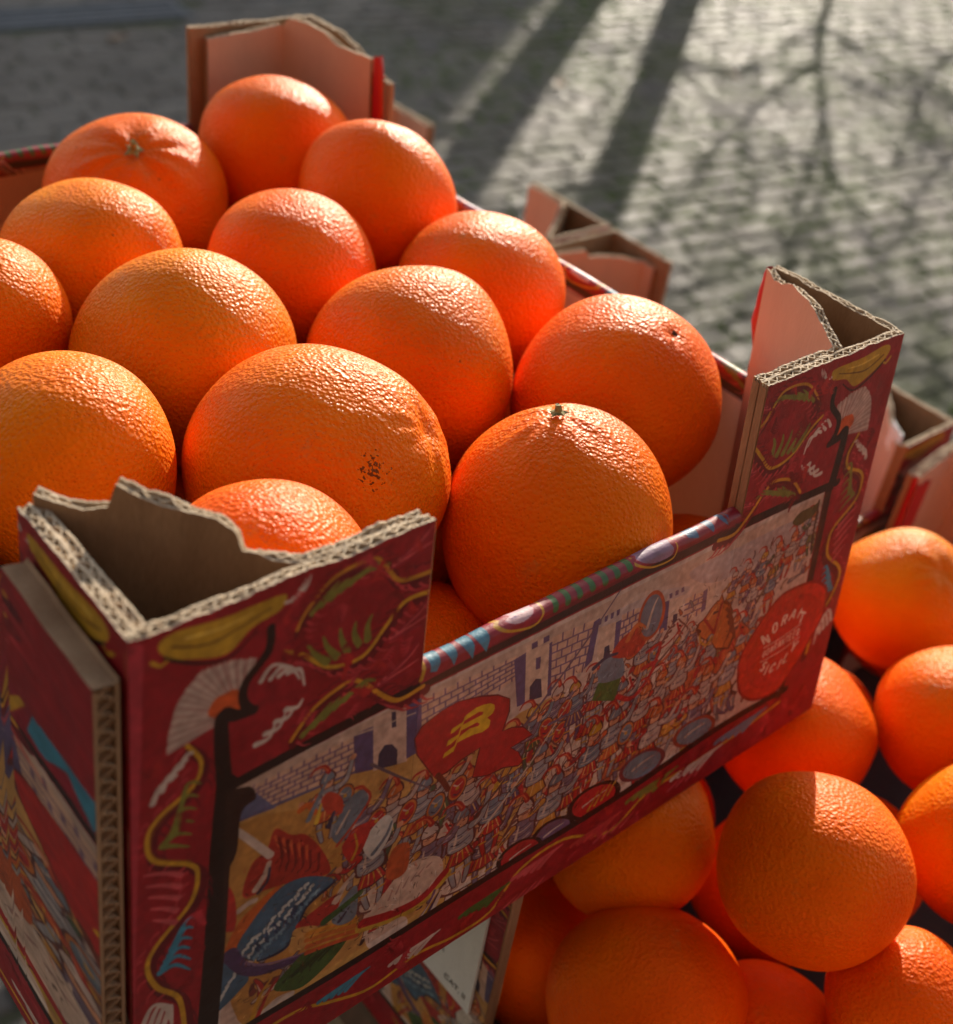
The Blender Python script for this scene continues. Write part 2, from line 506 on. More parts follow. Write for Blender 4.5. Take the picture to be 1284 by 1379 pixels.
1 108 134 160 6.1 2.6 171 319 181 341 191 360
1 226 196 60 5.3 2.6 180 310 184 330
1 44 54 92 6.3 3.6 194 297 199 311
1 110 80 130 6.6 3.3 309 70 327 88 335 110
1 212 196 188 6.6 3.3 315 72 332 93 339 108
1 206 156 40 6.6 3.3 322 74 337 97 343 105
1 60 50 90 6.7 3.3 328 77 342 101 346 102
1 212 196 188 6.7 3.3 335 79 347 106 350 100
0 156 22 36 0 0 0 0 1000 0 1000 84 520 76 45 79 0 79
0 156 22 36 0 0 918 80 1000 80 1000 415 905 412
0 156 22 36 0 0 0 70 62 70 76 400 0 400
1 34 20 18 11.5 12.2 84 408 233 415 471 419 753 419 928 413
1 122 16 30 8.0 8.4 282 424 469 427 744 432
1 34 20 18 9.1 12.6 47 78 112 79 230 75 393 76 620 74 778 86 921 79
1 58 28 18 13.4 12.5 913 414 917 317 920 195 909 76
1 34 20 18 19.9 22.0 86 412 82 353 80 291 77 207 71 97
0 34 20 18 1 0 84 394 107 398 115 380 101 371 97 325 84 316
0 196 154 40 1 0 24 584 38 591 79 586 114 586 137 584 132 571 106 565 84 550 55 558 32 570
1 120 86 24 2.6 1.4 36 578 66 567 94 570 123 577
1 232 196 90 2.6 1.4 47 581 79 577 106 579
1 34 20 18 3.3 1.4 30 570 55 554 85 545 110 560
1 196 154 40 3.9 2.6 19 571 26 565 32 567
1 186 152 146 1.5 4.7 100 500 109 532
1 206 182 172 1.5 4.7 99 500 105 534
1 186 152 146 1.5 4.6 97 501 100 535
1 206 182 172 1.5 4.6 96 502 96 537
1 186 152 146 1.5 4.6 94 502 91 539
1 206 182 172 1.5 4.6 93 503 87 540
1 186 152 146 1.4 4.5 92 503 82 541
1 206 182 172 1.4 4.5 90 503 77 541
1 186 152 146 1.4 4.5 89 503 72 542
1 206 182 172 1.4 4.5 87 503 67 542
1 186 152 146 1.4 4.5 86 503 62 542
1 206 182 172 1.4 4.5 85 503 59 540
1 186 152 146 1.4 4.5 84 502 57 538
1 206 182 172 1.4 4.5 83 501 54 535
1 186 152 146 1.4 4.5 82 501 51 533
1 206 182 172 1.4 4.4 81 500 49 531
1 186 152 146 1.4 4.4 81 499 47 528
1 206 182 172 1.4 4.5 80 498 45 525
1 186 152 146 1.4 4.5 80 497 43 523
1 206 182 172 1.4 4.5 79 496 42 520
1 186 152 146 1.4 4.5 79 496 40 517
1 206 182 172 1.4 4.5 78 494 39 513
1 186 152 146 1.4 4.5 78 493 38 509
1 206 182 172 1.4 4.5 78 492 37 505
1 186 152 146 1.4 4.5 77 491 36 501
1 206 182 172 1.4 4.5 77 490 35 497
1 186 152 146 1.4 4.5 77 488 34 493
1 206 182 172 1.4 4.5 77 487 34 489
1 186 152 146 1.4 4.5 77 486 34 485
1 206 182 172 1.4 4.5 77 484 33 481
1 186 152 146 1.4 4.6 77 483 33 477
0 214 92 40 1 0 69 494 72 508 82 511 95 508 97 482
1 34 20 18 7.9 8.9 124 557 122 535 102 513 100 494 109 480
1 34 20 18 9.7 15.3 110 480 93 483 80 485 84 411
1 212 196 188 5.2 2.3 116 507 127 518 145 508
1 212 196 188 5.2 2.3 125 505 136 512 149 500
1 212 196 188 5.2 2.3 133 504 145 507 154 491
1 212 196 188 5.3 2.3 142 503 154 501 159 482
1 212 196 188 6.1 2.3 113 441 126 442 132 456
1 212 196 188 6.2 2.3 122 448 135 448 141 460
1 212 196 188 6.2 2.3 132 456 144 455 150 463
1 212 196 188 6.2 2.4 142 464 153 461 158 467
1 104 12 28 10.4 12.7 151 421 174 446 207 457 224 448 246 423 267 406 295 408
1 196 62 72 3.2 0.8 155 421 161 414 169 412
1 112 14 30 2.4 0.8 149 441 157 442 164 438
1 196 62 72 3.2 0.8 163 430 169 423 177 421
1 112 14 30 2.4 0.8 157 450 165 451 172 447
1 196 62 72 3.2 0.8 170 437 176 431 184 429
1 112 14 30 2.4 0.8 164 458 172 459 179 455
1 196 62 72 3.2 0.8 180 443 186 437 194 435
1 112 14 30 2.4 0.8 174 463 182 465 189 461
1 196 62 72 3.3 0.8 191 447 198 440 206 439
1 112 14 30 2.4 0.8 185 467 193 469 201 465
1 196 62 72 3.3 0.8 201 451 208 444 216 442
1 112 14 30 2.4 0.8 195 471 203 472 211 468
1 196 62 72 3.3 0.8 210 450 217 444 225 442
1 112 14 30 2.4 0.8 204 471 212 472 220 468
1 196 62 72 3.3 0.8 216 447 223 441 231 439
1 112 14 30 2.4 0.8 210 468 218 469 226 465
1 196 62 72 3.3 0.8 221 445 228 438 236 436
1 112 14 30 2.5 0.8 215 465 223 467 231 462
1 196 62 72 3.4 0.9 228 439 235 432 243 430
1 112 14 30 2.5 0.8 222 459 230 460 238 456
1 196 62 72 3.4 0.9 235 430 242 423 251 421
1 112 14 30 2.5 0.8 229 451 237 452 245 448
1 196 62 72 3.4 0.9 242 422 249 415 258 413
1 112 14 30 2.5 0.9 235 443 243 444 252 440
1 196 62 72 3.5 0.9 249 415 257 407 265 405
1 112 14 30 2.6 0.9 243 436 251 437 260 433
1 196 62 72 3.5 0.9 257 409 264 401 273 399
1 112 14 30 2.6 0.9 250 430 258 431 267 427
1 196 62 72 3.5 0.9 263 403 271 396 280 394
1 112 14 30 2.6 0.9 257 425 265 426 274 422
1 196 62 72 3.6 0.9 272 401 280 394 289 392
1 112 14 30 2.6 0.9 265 423 274 424 283 420
1 196 62 72 3.6 0.9 282 402 290 394 299 392
1 112 14 30 2.6 0.9 275 424 283 425 292 421
1 196 62 72 3.6 0.9 291 403 298 395 307 393
1 112 14 30 2.7 0.9 283 425 292 426 301 421
1 104 12 28 9.7 11.8 140 522 158 511 187 484 222 478 245 501 265 519 293 518
1 196 62 72 3.0 0.8 143 516 149 510 156 508
1 112 14 30 2.2 0.7 138 534 145 535 152 532
1 196 62 72 3.0 0.8 149 512 155 506 162 505
1 112 14 30 2.2 0.8 144 530 151 531 158 528
1 196 62 72 3.0 0.8 154 509 160 503 168 501
1 112 14 30 2.2 0.8 149 527 156 528 164 525
1 196 62 72 3.1 0.8 163 502 169 495 177 494
1 112 14 30 2.3 0.8 157 520 165 522 172 518
1 196 62 72 3.1 0.8 173 492 179 486 187 484
1 112 14 30 2.3 0.8 167 511 175 512 182 509
1 196 62 72 3.2 0.8 182 484 188 477 196 476
1 112 14 30 2.3 0.8 176 503 184 504 191 501
1 196 62 72 3.2 0.8 193 478 200 472 208 470
1 112 14 30 2.4 0.8 187 498 195 499 203 495
1 196 62 72 3.2 0.8 205 476 212 470 220 468
1 112 14 30 2.4 0.8 199 496 207 497 215 493
1 196 62 72 3.3 0.8 216 475 223 468 231 467
1 112 14 30 2.4 0.8 210 494 218 496 226 492
1 196 62 72 3.3 0.8 226 478 233 472 241 470
1 112 14 30 2.4 0.8 220 498 228 499 236 496
1 196 62 72 3.3 0.8 234 486 241 480 249 478
1 112 14 30 2.4 0.8 228 506 236 507 244 503
1 196 62 72 3.3 0.8 241 493 248 486 256 485
1 112 14 30 2.4 0.8 235 513 243 514 251 510
1 196 62 72 3.3 0.8 249 500 256 494 264 492
1 112 14 30 2.4 0.8 242 520 250 521 259 517
1 196 62 72 3.3 0.8 256 506 263 500 271 499
1 112 14 30 2.4 0.8 249 526 257 527 266 524
1 196 62 72 3.3 0.8 262 512 269 505 277 504
1 112 14 30 2.4 0.8 255 531 263 533 272 529
1 196 62 72 3.3 0.8 270 514 278 508 286 507
1 112 14 30 2.4 0.8 264 534 272 535 280 532
1 196 62 72 3.3 0.9 280 514 287 507 296 506
1 112 14 30 2.5 0.8 273 534 281 535 290 531
1 196 62 72 3.4 0.9 288 513 296 507 304 506
1 112 14 30 2.5 0.8 281 533 290 535 298 531
1 104 12 28 9.7 11.7 151 538 161 554 186 576 225 579 242 563 257 544 294 540
1 196 62 72 3.0 0.8 153 537 159 531 166 530
1 112 14 30 2.2 0.7 147 555 154 556 162 553
1 196 62 72 3.0 0.8 156 542 162 537 169 536
1 112 14 30 2.2 0.7 151 560 158 562 165 558
1 196 62 72 3.0 0.8 159 547 165 542 172 541
1 112 14 30 2.2 0.7 153 565 161 566 168 563
1 196 62 72 3.0 0.8 165 554 171 548 179 547
1 112 14 30 2.2 0.7 160 572 167 573 174 570
1 196 62 72 3.0 0.8 174 562 180 556 188 555
1 112 14 30 2.2 0.7 169 580 176 581 184 578
1 196 62 72 3.0 0.8 182 569 188 563 196 562
1 112 14 30 2.2 0.7 176 586 184 588 191 585
1 196 62 72 3.0 0.8 194 573 200 567 207 566
1 112 14 30 2.2 0.7 188 590 195 592 203 589
1 196 62 72 3.0 0.8 207 573 214 568 221 567
1 112 14 30 2.2 0.8 201 591 209 593 217 590
1 196 62 72 3.1 0.8 219 574 226 569 233 568
1 112 14 30 2.3 0.8 213 592 221 594 228 590
1 196 62 72 3.1 0.8 228 572 235 566 243 565
1 112 14 30 2.3 0.8 222 589 230 591 238 588
1 196 62 72 3.1 0.8 234 566 241 560 249 559
1 112 14 30 2.3 0.8 228 584 236 586 244 582
1 196 62 72 3.1 0.8 239 561 246 555 254 554
1 112 14 30 2.3 0.8 233 579 241 581 249 578
1 196 62 72 3.2 0.8 245 555 252 549 260 548
1 112 14 30 2.3 0.8 239 573 246 575 254 572
1 196 62 72 3.2 0.8 250 548 257 542 265 541
1 112 14 30 2.4 0.8 244 567 252 568 260 565
1 196 62 72 3.2 0.8 255 542 262 536 270 535
1 112 14 30 2.4 0.8 248 561 256 563 264 559
1 196 62 72 3.3 0.8 264 539 271 532 280 531
1 112 14 30 2.4 0.8 258 558 266 559 274 556
1 196 62 72 3.3 0.8 277 537 284 531 293 530
1 112 14 30 2.4 0.8 270 556 278 558 287 554
1 196 62 72 3.3 0.8 288 536 295 530 304 528
1 112 14 30 2.4 0.8 281 555 289 557 298 553
1 214 150 40 4.0 5.4 148 426 171 451 204 462 221 454 243 429 264 412 292 414
1 122 16 30 2.4 2.7 153 422 174 444 205 456 222 448 241 423 265 405
1 206 156 40 3.7 5.0 137 527 155 516 184 489 219 484 242 506 262 524 290 523
1 200 140 40 3.0 5.0 149 543 158 559 184 581 223 584 239 568 255 549 291 545
1 128 128 52 7.3 2.4 160 426 172 435 188 448
1 128 128 52 7.3 2.5 171 431 182 439 197 449
1 128 128 52 7.3 2.5 181 435 193 442 207 449
1 128 128 52 7.4 2.5 192 440 204 446 216 449
1 128 128 52 7.4 2.5 202 444 214 450 226 449
1 128 128 52 7.5 2.5 213 449 225 454 235 449
1 128 128 52 8.6 2.3 181 496 168 510 160 524
1 128 128 52 8.7 2.3 191 497 181 511 176 524
1 128 128 52 8.7 2.3 202 498 195 513 193 525
1 128 128 52 8.8 2.4 213 500 208 514 209 525
1 128 128 52 8.9 2.4 223 501 222 516 226 525
1 128 128 52 5.9 2.2 163 554 174 564 188 575
1 128 128 52 6.0 2.3 172 558 184 567 198 574
1 128 128 52 6.0 2.3 181 561 194 569 209 574
1 128 128 52 6.0 2.3 191 565 205 572 220 573
1 128 128 52 6.1 2.3 200 568 215 574 231 572
1 128 128 52 6.1 2.3 210 572 226 577 241 572
1 150 30 50 3.4 1.8 236 441 262 441 284 441
1 206 84 92 3.4 1.7 239 443 264 446 283 450
1 150 30 50 3.4 1.7 242 444 266 451 283 459
1 206 84 92 3.4 1.7 245 446 269 456 282 468
1 150 30 50 3.4 1.7 249 448 271 461 281 476
1 150 30 50 3.3 1.7 245 488 271 489 293 489
1 206 84 92 3.3 1.7 248 490 273 494 292 498
1 150 30 50 3.3 1.7 251 492 276 499 292 506
1 206 84 92 3.3 1.7 255 493 278 503 291 515
1 150 30 50 3.3 1.7 258 495 280 508 290 523
1 150 30 50 3.1 1.6 242 566 267 568 288 569
1 206 84 92 3.1 1.6 245 568 269 573 288 577
1 150 30 50 3.1 1.6 248 570 271 578 287 585
1 206 84 92 3.2 1.6 251 572 273 582 286 593
1 150 30 50 3.2 1.6 254 574 275 587 285 601
1 212 196 188 3.6 1.4 137 576 146 576 150 585
1 212 196 188 3.6 1.4 143 577 150 580 153 588
1 212 196 188 3.6 1.4 149 579 154 583 156 591
1 212 196 188 3.6 1.4 154 581 158 586 160 593
0 196 154 40 1 0 976 584 962 591 921 586 886 586 863 584 868 571 894 565 916 550 945 558 968 570
1 120 86 24 2.6 1.4 964 578 934 567 906 570 877 577
1 232 196 90 2.6 1.4 953 581 921 577 894 579
1 34 20 18 3.3 1.4 970 570 945 554 915 545 890 560
1 196 154 40 3.9 2.6 981 571 974 565 968 567
1 186 152 146 1.5 4.7 900 500 891 532
1 206 182 172 1.5 4.7 901 500 895 534
1 186 152 146 1.5 4.6 903 501 900 535
1 206 182 172 1.5 4.6 904 502 904 537
1 186 152 146 1.5 4.6 906 502 909 539
1 206 182 172 1.5 4.6 907 503 913 540
1 186 152 146 1.4 4.5 908 503 918 541
1 206 182 172 1.4 4.5 910 503 923 541
1 186 152 146 1.4 4.5 911 503 928 542
1 206 182 172 1.4 4.5 913 503 933 542
1 186 152 146 1.4 4.5 914 503 938 542
1 206 182 172 1.4 4.5 915 503 941 540
1 186 152 146 1.4 4.5 916 502 943 538
1 206 182 172 1.4 4.5 917 501 946 535
1 186 152 146 1.4 4.5 918 501 949 533
1 206 182 172 1.4 4.4 919 500 951 531
1 186 152 146 1.4 4.4 919 499 953 528
1 206 182 172 1.4 4.5 920 498 955 525
1 186 152 146 1.4 4.5 920 497 957 523
1 206 182 172 1.4 4.5 921 496 958 520
1 186 152 146 1.4 4.5 921 496 960 517
1 206 182 172 1.4 4.5 922 494 961 513
1 186 152 146 1.4 4.5 922 493 962 509
1 206 182 172 1.4 4.5 922 492 963 505
1 186 152 146 1.4 4.5 923 491 964 501
1 206 182 172 1.4 4.5 923 490 965 497
1 186 152 146 1.4 4.5 923 488 966 493
1 206 182 172 1.4 4.5 923 487 966 489
1 186 152 146 1.4 4.5 923 486 966 485
1 206 182 172 1.4 4.5 923 484 967 481
1 186 152 146 1.4 4.6 923 483 967 477
0 214 92 40 1 0 931 494 928 508 918 511 905 508 903 482
1 34 20 18 7.9 8.9 876 557 878 535 898 513 900 494 891 480
1 34 20 18 9.7 15.3 890 480 907 483 920 485 916 411
1 212 196 188 5.2 2.3 884 507 873 518 855 508
1 212 196 188 5.2 2.3 875 505 864 512 851 500
1 212 196 188 5.2 2.3 867 504 855 507 846 491
1 212 196 188 5.3 2.3 858 503 846 501 841 482
1 212 196 188 6.1 2.3 887 441 874 442 868 456
1 212 196 188 6.2 2.3 878 448 865 448 859 460
1 212 196 188 6.2 2.3 868 456 856 455 850 463
1 212 196 188 6.2 2.4 858 464 847 461 842 467
1 104 12 28 10.4 12.7 849 421 826 446 793 457 776 448 754 423 733 406 705 408
1 196 62 72 3.2 0.8 845 421 839 414 831 412
1 112 14 30 2.4 0.8 851 441 843 442 836 438
1 196 62 72 3.2 0.8 837 430 831 423 823 421
1 112 14 30 2.4 0.8 843 450 835 451 828 447
1 196 62 72 3.2 0.8 830 437 824 431 816 429
1 112 14 30 2.4 0.8 836 458 828 459 821 455
1 196 62 72 3.2 0.8 820 443 814 437 806 435
1 112 14 30 2.4 0.8 826 463 818 465 811 461
1 196 62 72 3.3 0.8 809 447 802 440 794 439
1 112 14 30 2.4 0.8 815 467 807 469 799 465
1 196 62 72 3.3 0.8 799 451 792 444 784 442
1 112 14 30 2.4 0.8 805 471 797 472 789 468
1 196 62 72 3.3 0.8 790 450 783 444 775 442
1 112 14 30 2.4 0.8 796 471 788 472 780 468
1 196 62 72 3.3 0.8 784 447 777 441 769 439
1 112 14 30 2.4 0.8 790 468 782 469 774 465
1 196 62 72 3.3 0.8 779 445 772 438 764 436
1 112 14 30 2.5 0.8 785 465 777 467 769 462
1 196 62 72 3.4 0.9 772 439 765 432 757 430
1 112 14 30 2.5 0.8 778 459 770 460 762 456
1 196 62 72 3.4 0.9 765 430 758 423 749 421
1 112 14 30 2.5 0.8 771 451 763 452 755 448
1 196 62 72 3.4 0.9 758 422 751 415 742 413
1 112 14 30 2.5 0.9 765 443 757 444 748 440
1 196 62 72 3.5 0.9 751 415 743 407 735 405
1 112 14 30 2.6 0.9 757 436 749 437 740 433
1 196 62 72 3.5 0.9 743 409 736 401 727 399
1 112 14 30 2.6 0.9 750 430 742 431 733 427
1 196 62 72 3.5 0.9 737 403 729 396 720 394
1 112 14 30 2.6 0.9 743 425 735 426 726 422
1 196 62 72 3.6 0.9 728 401 720 394 711 392
1 112 14 30 2.6 0.9 735 423 726 424 717 420
1 196 62 72 3.6 0.9 718 402 710 394 701 392
1 112 14 30 2.6 0.9 725 424 717 425 708 421
1 196 62 72 3.6 0.9 709 403 702 395 693 393
1 112 14 30 2.7 0.9 717 425 708 426 699 421
1 104 12 28 9.7 11.8 860 522 842 511 813 484 778 478 755 501 735 519 707 518
1 196 62 72 3.0 0.8 857 516 851 510 844 508
1 112 14 30 2.2 0.7 862 534 855 535 848 532
1 196 62 72 3.0 0.8 851 512 845 506 838 505
1 112 14 30 2.2 0.8 856 530 849 531 842 528
1 196 62 72 3.0 0.8 846 509 840 503 832 501
1 112 14 30 2.2 0.8 851 527 844 528 836 525
1 196 62 72 3.1 0.8 837 502 831 495 823 494
1 112 14 30 2.3 0.8 843 520 835 522 828 518
1 196 62 72 3.1 0.8 827 492 821 486 813 484
1 112 14 30 2.3 0.8 833 511 825 512 818 509
1 196 62 72 3.2 0.8 818 484 812 477 804 476
1 112 14 30 2.3 0.8 824 503 816 504 809 501
1 196 62 72 3.2 0.8 807 478 800 472 792 470
1 112 14 30 2.4 0.8 813 498 805 499 797 495
1 196 62 72 3.2 0.8 795 476 788 470 780 468
1 112 14 30 2.4 0.8 801 496 793 497 785 493
1 196 62 72 3.3 0.8 784 475 777 468 769 467
1 112 14 30 2.4 0.8 790 494 782 496 774 492
1 196 62 72 3.3 0.8 774 478 767 472 759 470
1 112 14 30 2.4 0.8 780 498 772 499 764 496
1 196 62 72 3.3 0.8 766 486 759 480 751 478
1 112 14 30 2.4 0.8 772 506 764 507 756 503
1 196 62 72 3.3 0.8 759 493 752 486 744 485
1 112 14 30 2.4 0.8 765 513 757 514 749 510
1 196 62 72 3.3 0.8 751 500 744 494 736 492
1 112 14 30 2.4 0.8 758 520 750 521 741 517
1 196 62 72 3.3 0.8 744 506 737 500 729 499
1 112 14 30 2.4 0.8 751 526 743 527 734 524
1 196 62 72 3.3 0.8 738 512 731 505 723 504
1 112 14 30 2.4 0.8 745 531 737 533 728 529
1 196 62 72 3.3 0.8 730 514 722 508 714 507
1 112 14 30 2.4 0.8 736 534 728 535 720 532
1 196 62 72 3.3 0.9 720 514 713 507 704 506
1 112 14 30 2.5 0.8 727 534 719 535 710 531
1 196 62 72 3.4 0.9 712 513 704 507 696 506
1 112 14 30 2.5 0.8 719 533 710 535 702 531
1 104 12 28 9.7 11.7 849 538 839 554 814 576 775 579 758 563 743 544 706 540
1 196 62 72 3.0 0.8 847 537 841 531 834 530
1 112 14 30 2.2 0.7 853 555 846 556 838 553
1 196 62 72 3.0 0.8 844 542 838 537 831 536
1 112 14 30 2.2 0.7 849 560 842 562 835 558
1 196 62 72 3.0 0.8 841 547 835 542 828 541
1 112 14 30 2.2 0.7 847 565 839 566 832 563
1 196 62 72 3.0 0.8 835 554 829 548 821 547
1 112 14 30 2.2 0.7 840 572 833 573 826 570
1 196 62 72 3.0 0.8 826 562 820 556 812 555
1 112 14 30 2.2 0.7 831 580 824 581 816 578
1 196 62 72 3.0 0.8 818 569 812 563 804 562
1 112 14 30 2.2 0.7 824 586 816 588 809 585
1 196 62 72 3.0 0.8 806 573 800 567 793 566
1 112 14 30 2.2 0.7 812 590 805 592 797 589
1 196 62 72 3.0 0.8 793 573 786 568 779 567
1 112 14 30 2.2 0.8 799 591 791 593 783 590
1 196 62 72 3.1 0.8 781 574 774 569 767 568
1 112 14 30 2.3 0.8 787 592 779 594 772 590
1 196 62 72 3.1 0.8 772 572 765 566 757 565
1 112 14 30 2.3 0.8 778 589 770 591 762 588
1 196 62 72 3.1 0.8 766 566 759 560 751 559
1 112 14 30 2.3 0.8 772 584 764 586 756 582
1 196 62 72 3.1 0.8 761 561 754 555 746 554
1 112 14 30 2.3 0.8 767 579 759 581 751 578
1 196 62 72 3.2 0.8 755 555 748 549 740 548
1 112 14 30 2.3 0.8 761 573 754 575 746 572
1 196 62 72 3.2 0.8 750 548 743 542 735 541
1 112 14 30 2.4 0.8 756 567 748 568 740 565
1 196 62 72 3.2 0.8 745 542 738 536 730 535
1 112 14 30 2.4 0.8 752 561 744 563 736 559
1 196 62 72 3.3 0.8 736 539 729 532 720 531
1 112 14 30 2.4 0.8 742 558 734 559 726 556
1 196 62 72 3.3 0.8 723 537 716 531 707 530
1 112 14 30 2.4 0.8 730 556 722 558 713 554
1 196 62 72 3.3 0.8 712 536 705 530 696 528
1 112 14 30 2.4 0.8 719 555 711 557 702 553
1 214 150 40 4.0 5.4 852 426 829 451 796 462 779 454 757 429 736 412 708 414
1 122 16 30 2.4 2.7 847 422 826 444 795 456 778 448 759 423 735 405
1 206 156 40 3.7 5.0 863 527 845 516 816 489 781 484 758 506 738 524 710 523
1 200 140 40 3.0 5.0 851 543 842 559 816 581 777 584 761 568 745 549 709 545
1 128 128 52 7.3 2.4 840 426 828 435 812 448
1 128 128 52 7.3 2.5 829 431 818 439 803 449
1 128 128 52 7.3 2.5 819 435 807 442 793 449
1 128 128 52 7.4 2.5 808 440 796 446 784 449
1 128 128 52 7.4 2.5 798 444 786 450 774 449
1 128 128 52 7.5 2.5 787 449 775 454 765 449
1 128 128 52 8.6 2.3 819 496 832 510 840 524
1 128 128 52 8.7 2.3 809 497 819 511 824 524
1 128 128 52 8.7 2.3 798 498 805 513 807 525
1 128 128 52 8.8 2.4 787 500 792 514 791 525
1 128 128 52 8.9 2.4 777 501 778 516 774 525
1 128 128 52 5.9 2.2 837 554 826 564 812 575
1 128 128 52 6.0 2.3 828 558 816 567 802 574
1 128 128 52 6.0 2.3 819 561 806 569 791 574
1 128 128 52 6.0 2.3 809 565 795 572 780 573
1 128 128 52 6.1 2.3 800 568 785 574 769 572
1 128 128 52 6.1 2.3 790 572 774 577 759 572
1 150 30 50 3.4 1.8 764 441 738 441 716 441
1 206 84 92 3.4 1.7 761 443 736 446 717 450
1 150 30 50 3.4 1.7 758 444 734 451 717 459
1 206 84 92 3.4 1.7 755 446 731 456 718 468
1 150 30 50 3.4 1.7 751 448 729 461 719 476
1 150 30 50 3.3 1.7 755 488 729 489 707 489
1 206 84 92 3.3 1.7 752 490 727 494 708 498
1 150 30 50 3.3 1.7 749 492 724 499 708 506
1 206 84 92 3.3 1.7 745 493 722 503 709 515
1 150 30 50 3.3 1.7 742 495 720 508 710 523
1 150 30 50 3.1 1.6 758 566 733 568 712 569
1 206 84 92 3.1 1.6 755 568 731 573 712 577
1 150 30 50 3.1 1.6 752 570 729 578 713 585
1 206 84 92 3.2 1.6 749 572 727 582 714 593
1 150 30 50 3.2 1.6 746 574 725 587 715 601
1 212 196 188 3.6 1.4 863 576 854 576 850 585
1 212 196 188 3.6 1.4 857 577 850 580 847 588
1 212 196 188 3.6 1.4 851 579 846 583 844 591
1 212 196 188 3.6 1.4 846 581 842 586 840 593
1 104 12 28 9.3 11.6 52 470 65 446 58 424 28 407 18 389 23 361 56 335 64 317 57 288 25 258 16 237 25 205 47 172 53 120
1 196 62 72 2.8 0.7 45 473 40 469 38 462
1 112 14 30 2.9 0.7 61 464 66 456 68 447
1 196 62 72 2.9 0.7 50 463 45 460 43 453
1 112 14 30 2.9 0.7 66 454 72 446 73 437
1 196 62 72 2.9 0.7 52 449 46 446 45 439
1 112 14 30 3.0 0.8 68 440 73 432 75 423
1 196 62 72 2.9 0.7 49 440 44 437 42 430
1 112 14 30 3.0 0.8 65 431 71 423 72 414
1 196 62 72 2.9 0.7 38 429 32 425 31 418
1 112 14 30 3.0 0.8 54 419 59 411 61 402
1 196 62 72 2.9 0.7 26 422 21 419 19 412
1 112 14 30 3.0 0.8 42 413 47 405 49 395
1 196 62 72 2.9 0.7 14 412 9 409 7 402
1 112 14 30 2.9 0.7 30 403 35 394 36 385
1 196 62 72 2.9 0.7 10 405 5 402 3 395
1 112 14 30 2.9 0.7 25 395 31 387 32 378
1 196 62 72 2.9 0.7 8 391 3 388 2 381
1 112 14 30 3.0 0.8 24 381 29 373 30 364
1 196 62 72 2.9 0.7 10 380 5 377 4 369
1 112 14 30 3.0 0.8 26 370 31 361 33 352
1 196 62 72 3.0 0.7 21 364 16 361 15 353
1 112 14 30 3.1 0.8 37 354 43 345 44 335
1 196 62 72 3.0 0.8 34 354 29 351 28 343
1 112 14 30 3.1 0.8 51 343 56 334 58 325
1 196 62 72 3.1 0.8 47 341 41 338 40 330
1 112 14 30 3.2 0.8 63 330 69 321 71 311
1 196 62 72 3.1 0.8 50 334 44 331 43 323
1 112 14 30 3.2 0.8 67 322 72 313 74 303
1 196 62 72 3.2 0.8 50 320 44 317 43 309
1 112 14 30 3.2 0.8 67 308 73 299 74 289
1 196 62 72 3.2 0.8 47 309 41 305 40 297
1 112 14 30 3.2 0.8 64 297 70 287 71 277
1 196 62 72 3.2 0.8 35 291 30 288 28 280
1 112 14 30 3.2 0.8 52 279 58 270 59 259
1 196 62 72 3.2 0.8 23 280 17 276 16 268
1 112 14 30 3.2 0.8 39 267 45 258 47 247
1 196 62 72 3.2 0.8 11 265 5 261 4 253
1 112 14 30 3.2 0.8 27 252 33 242 34 231
1 196 62 72 3.2 0.8 7 256 2 253 0 245
1 112 14 30 3.2 0.8 24 243 29 233 31 223
1 196 62 72 3.2 0.8 7 240 2 237 0 229
1 112 14 30 3.3 0.8 24 227 29 217 31 206
1 196 62 72 3.2 0.8 11 228 5 225 4 216
1 112 14 30 3.3 0.8 27 214 33 204 34 193
1 196 62 72 3.3 0.8 19 209 14 205 12 197
1 112 14 30 3.4 0.9 36 195 42 184 44 173
1 196 62 72 3.3 0.8 28 196 22 193 21 184
1 112 14 30 3.4 0.9 45 182 51 171 52 159
1 196 62 72 3.4 0.9 36 171 30 168 29 159
1 112 14 30 3.5 0.9 53 157 59 145 61 133
1 196 62 72 3.5 0.9 38 151 33 148 31 138
1 112 14 30 3.5 0.9 56 136 62 124 64 112
1 206 156 40 4.3 5.3 49 475 62 451 55 429 25 413 14 395 20 367 53 341 60 323 53 294 22 265 13 243 22 211 43 179 49 128
1 150 90 20 1.5 1.6 56 426 28 409 17 392 22 369 54 345
1 212 196 188 6.4 2.9 19 431 26 445 40 449
1 212 196 188 6.4 2.9 27 440 33 451 45 455
1 212 196 188 6.4 2.9 35 448 41 458 49 460
1 212 196 188 6.5 2.9 43 456 49 465 54 465
1 128 128 52 6.7 1.5 27 379 39 372 52 363
1 128 128 52 6.7 1.5 29 381 41 384 54 376
1 128 128 52 6.7 1.5 32 383 43 396 56 389
1 128 128 52 6.7 1.5 35 384 45 408 58 402
1 128 128 52 6.7 1.5 37 386 47 420 60 415
1 128 128 52 6.7 1.5 40 388 49 432 62 428
1 206 84 92 6.2 2.2 44 335 29 347 11 356
1 206 84 92 6.3 2.3 43 322 29 333 13 342
1 206 84 92 6.3 2.3 42 309 29 319 15 328
1 206 84 92 6.4 2.3 40 295 29 305 17 313
1 206 84 92 6.4 2.3 39 281 29 290 19 298
1 62 140 172 7.4 1.7 25 228 39 227 54 209
1 62 140 172 7.4 1.7 28 233 41 237 54 223
1 62 140 172 7.4 1.7 31 239 43 246 55 236
1 62 140 172 7.3 1.7 34 244 45 256 55 249
1 62 140 172 7.3 1.6 36 250 48 266 56 262
1 62 140 172 7.3 1.6 39 255 50 276 57 274
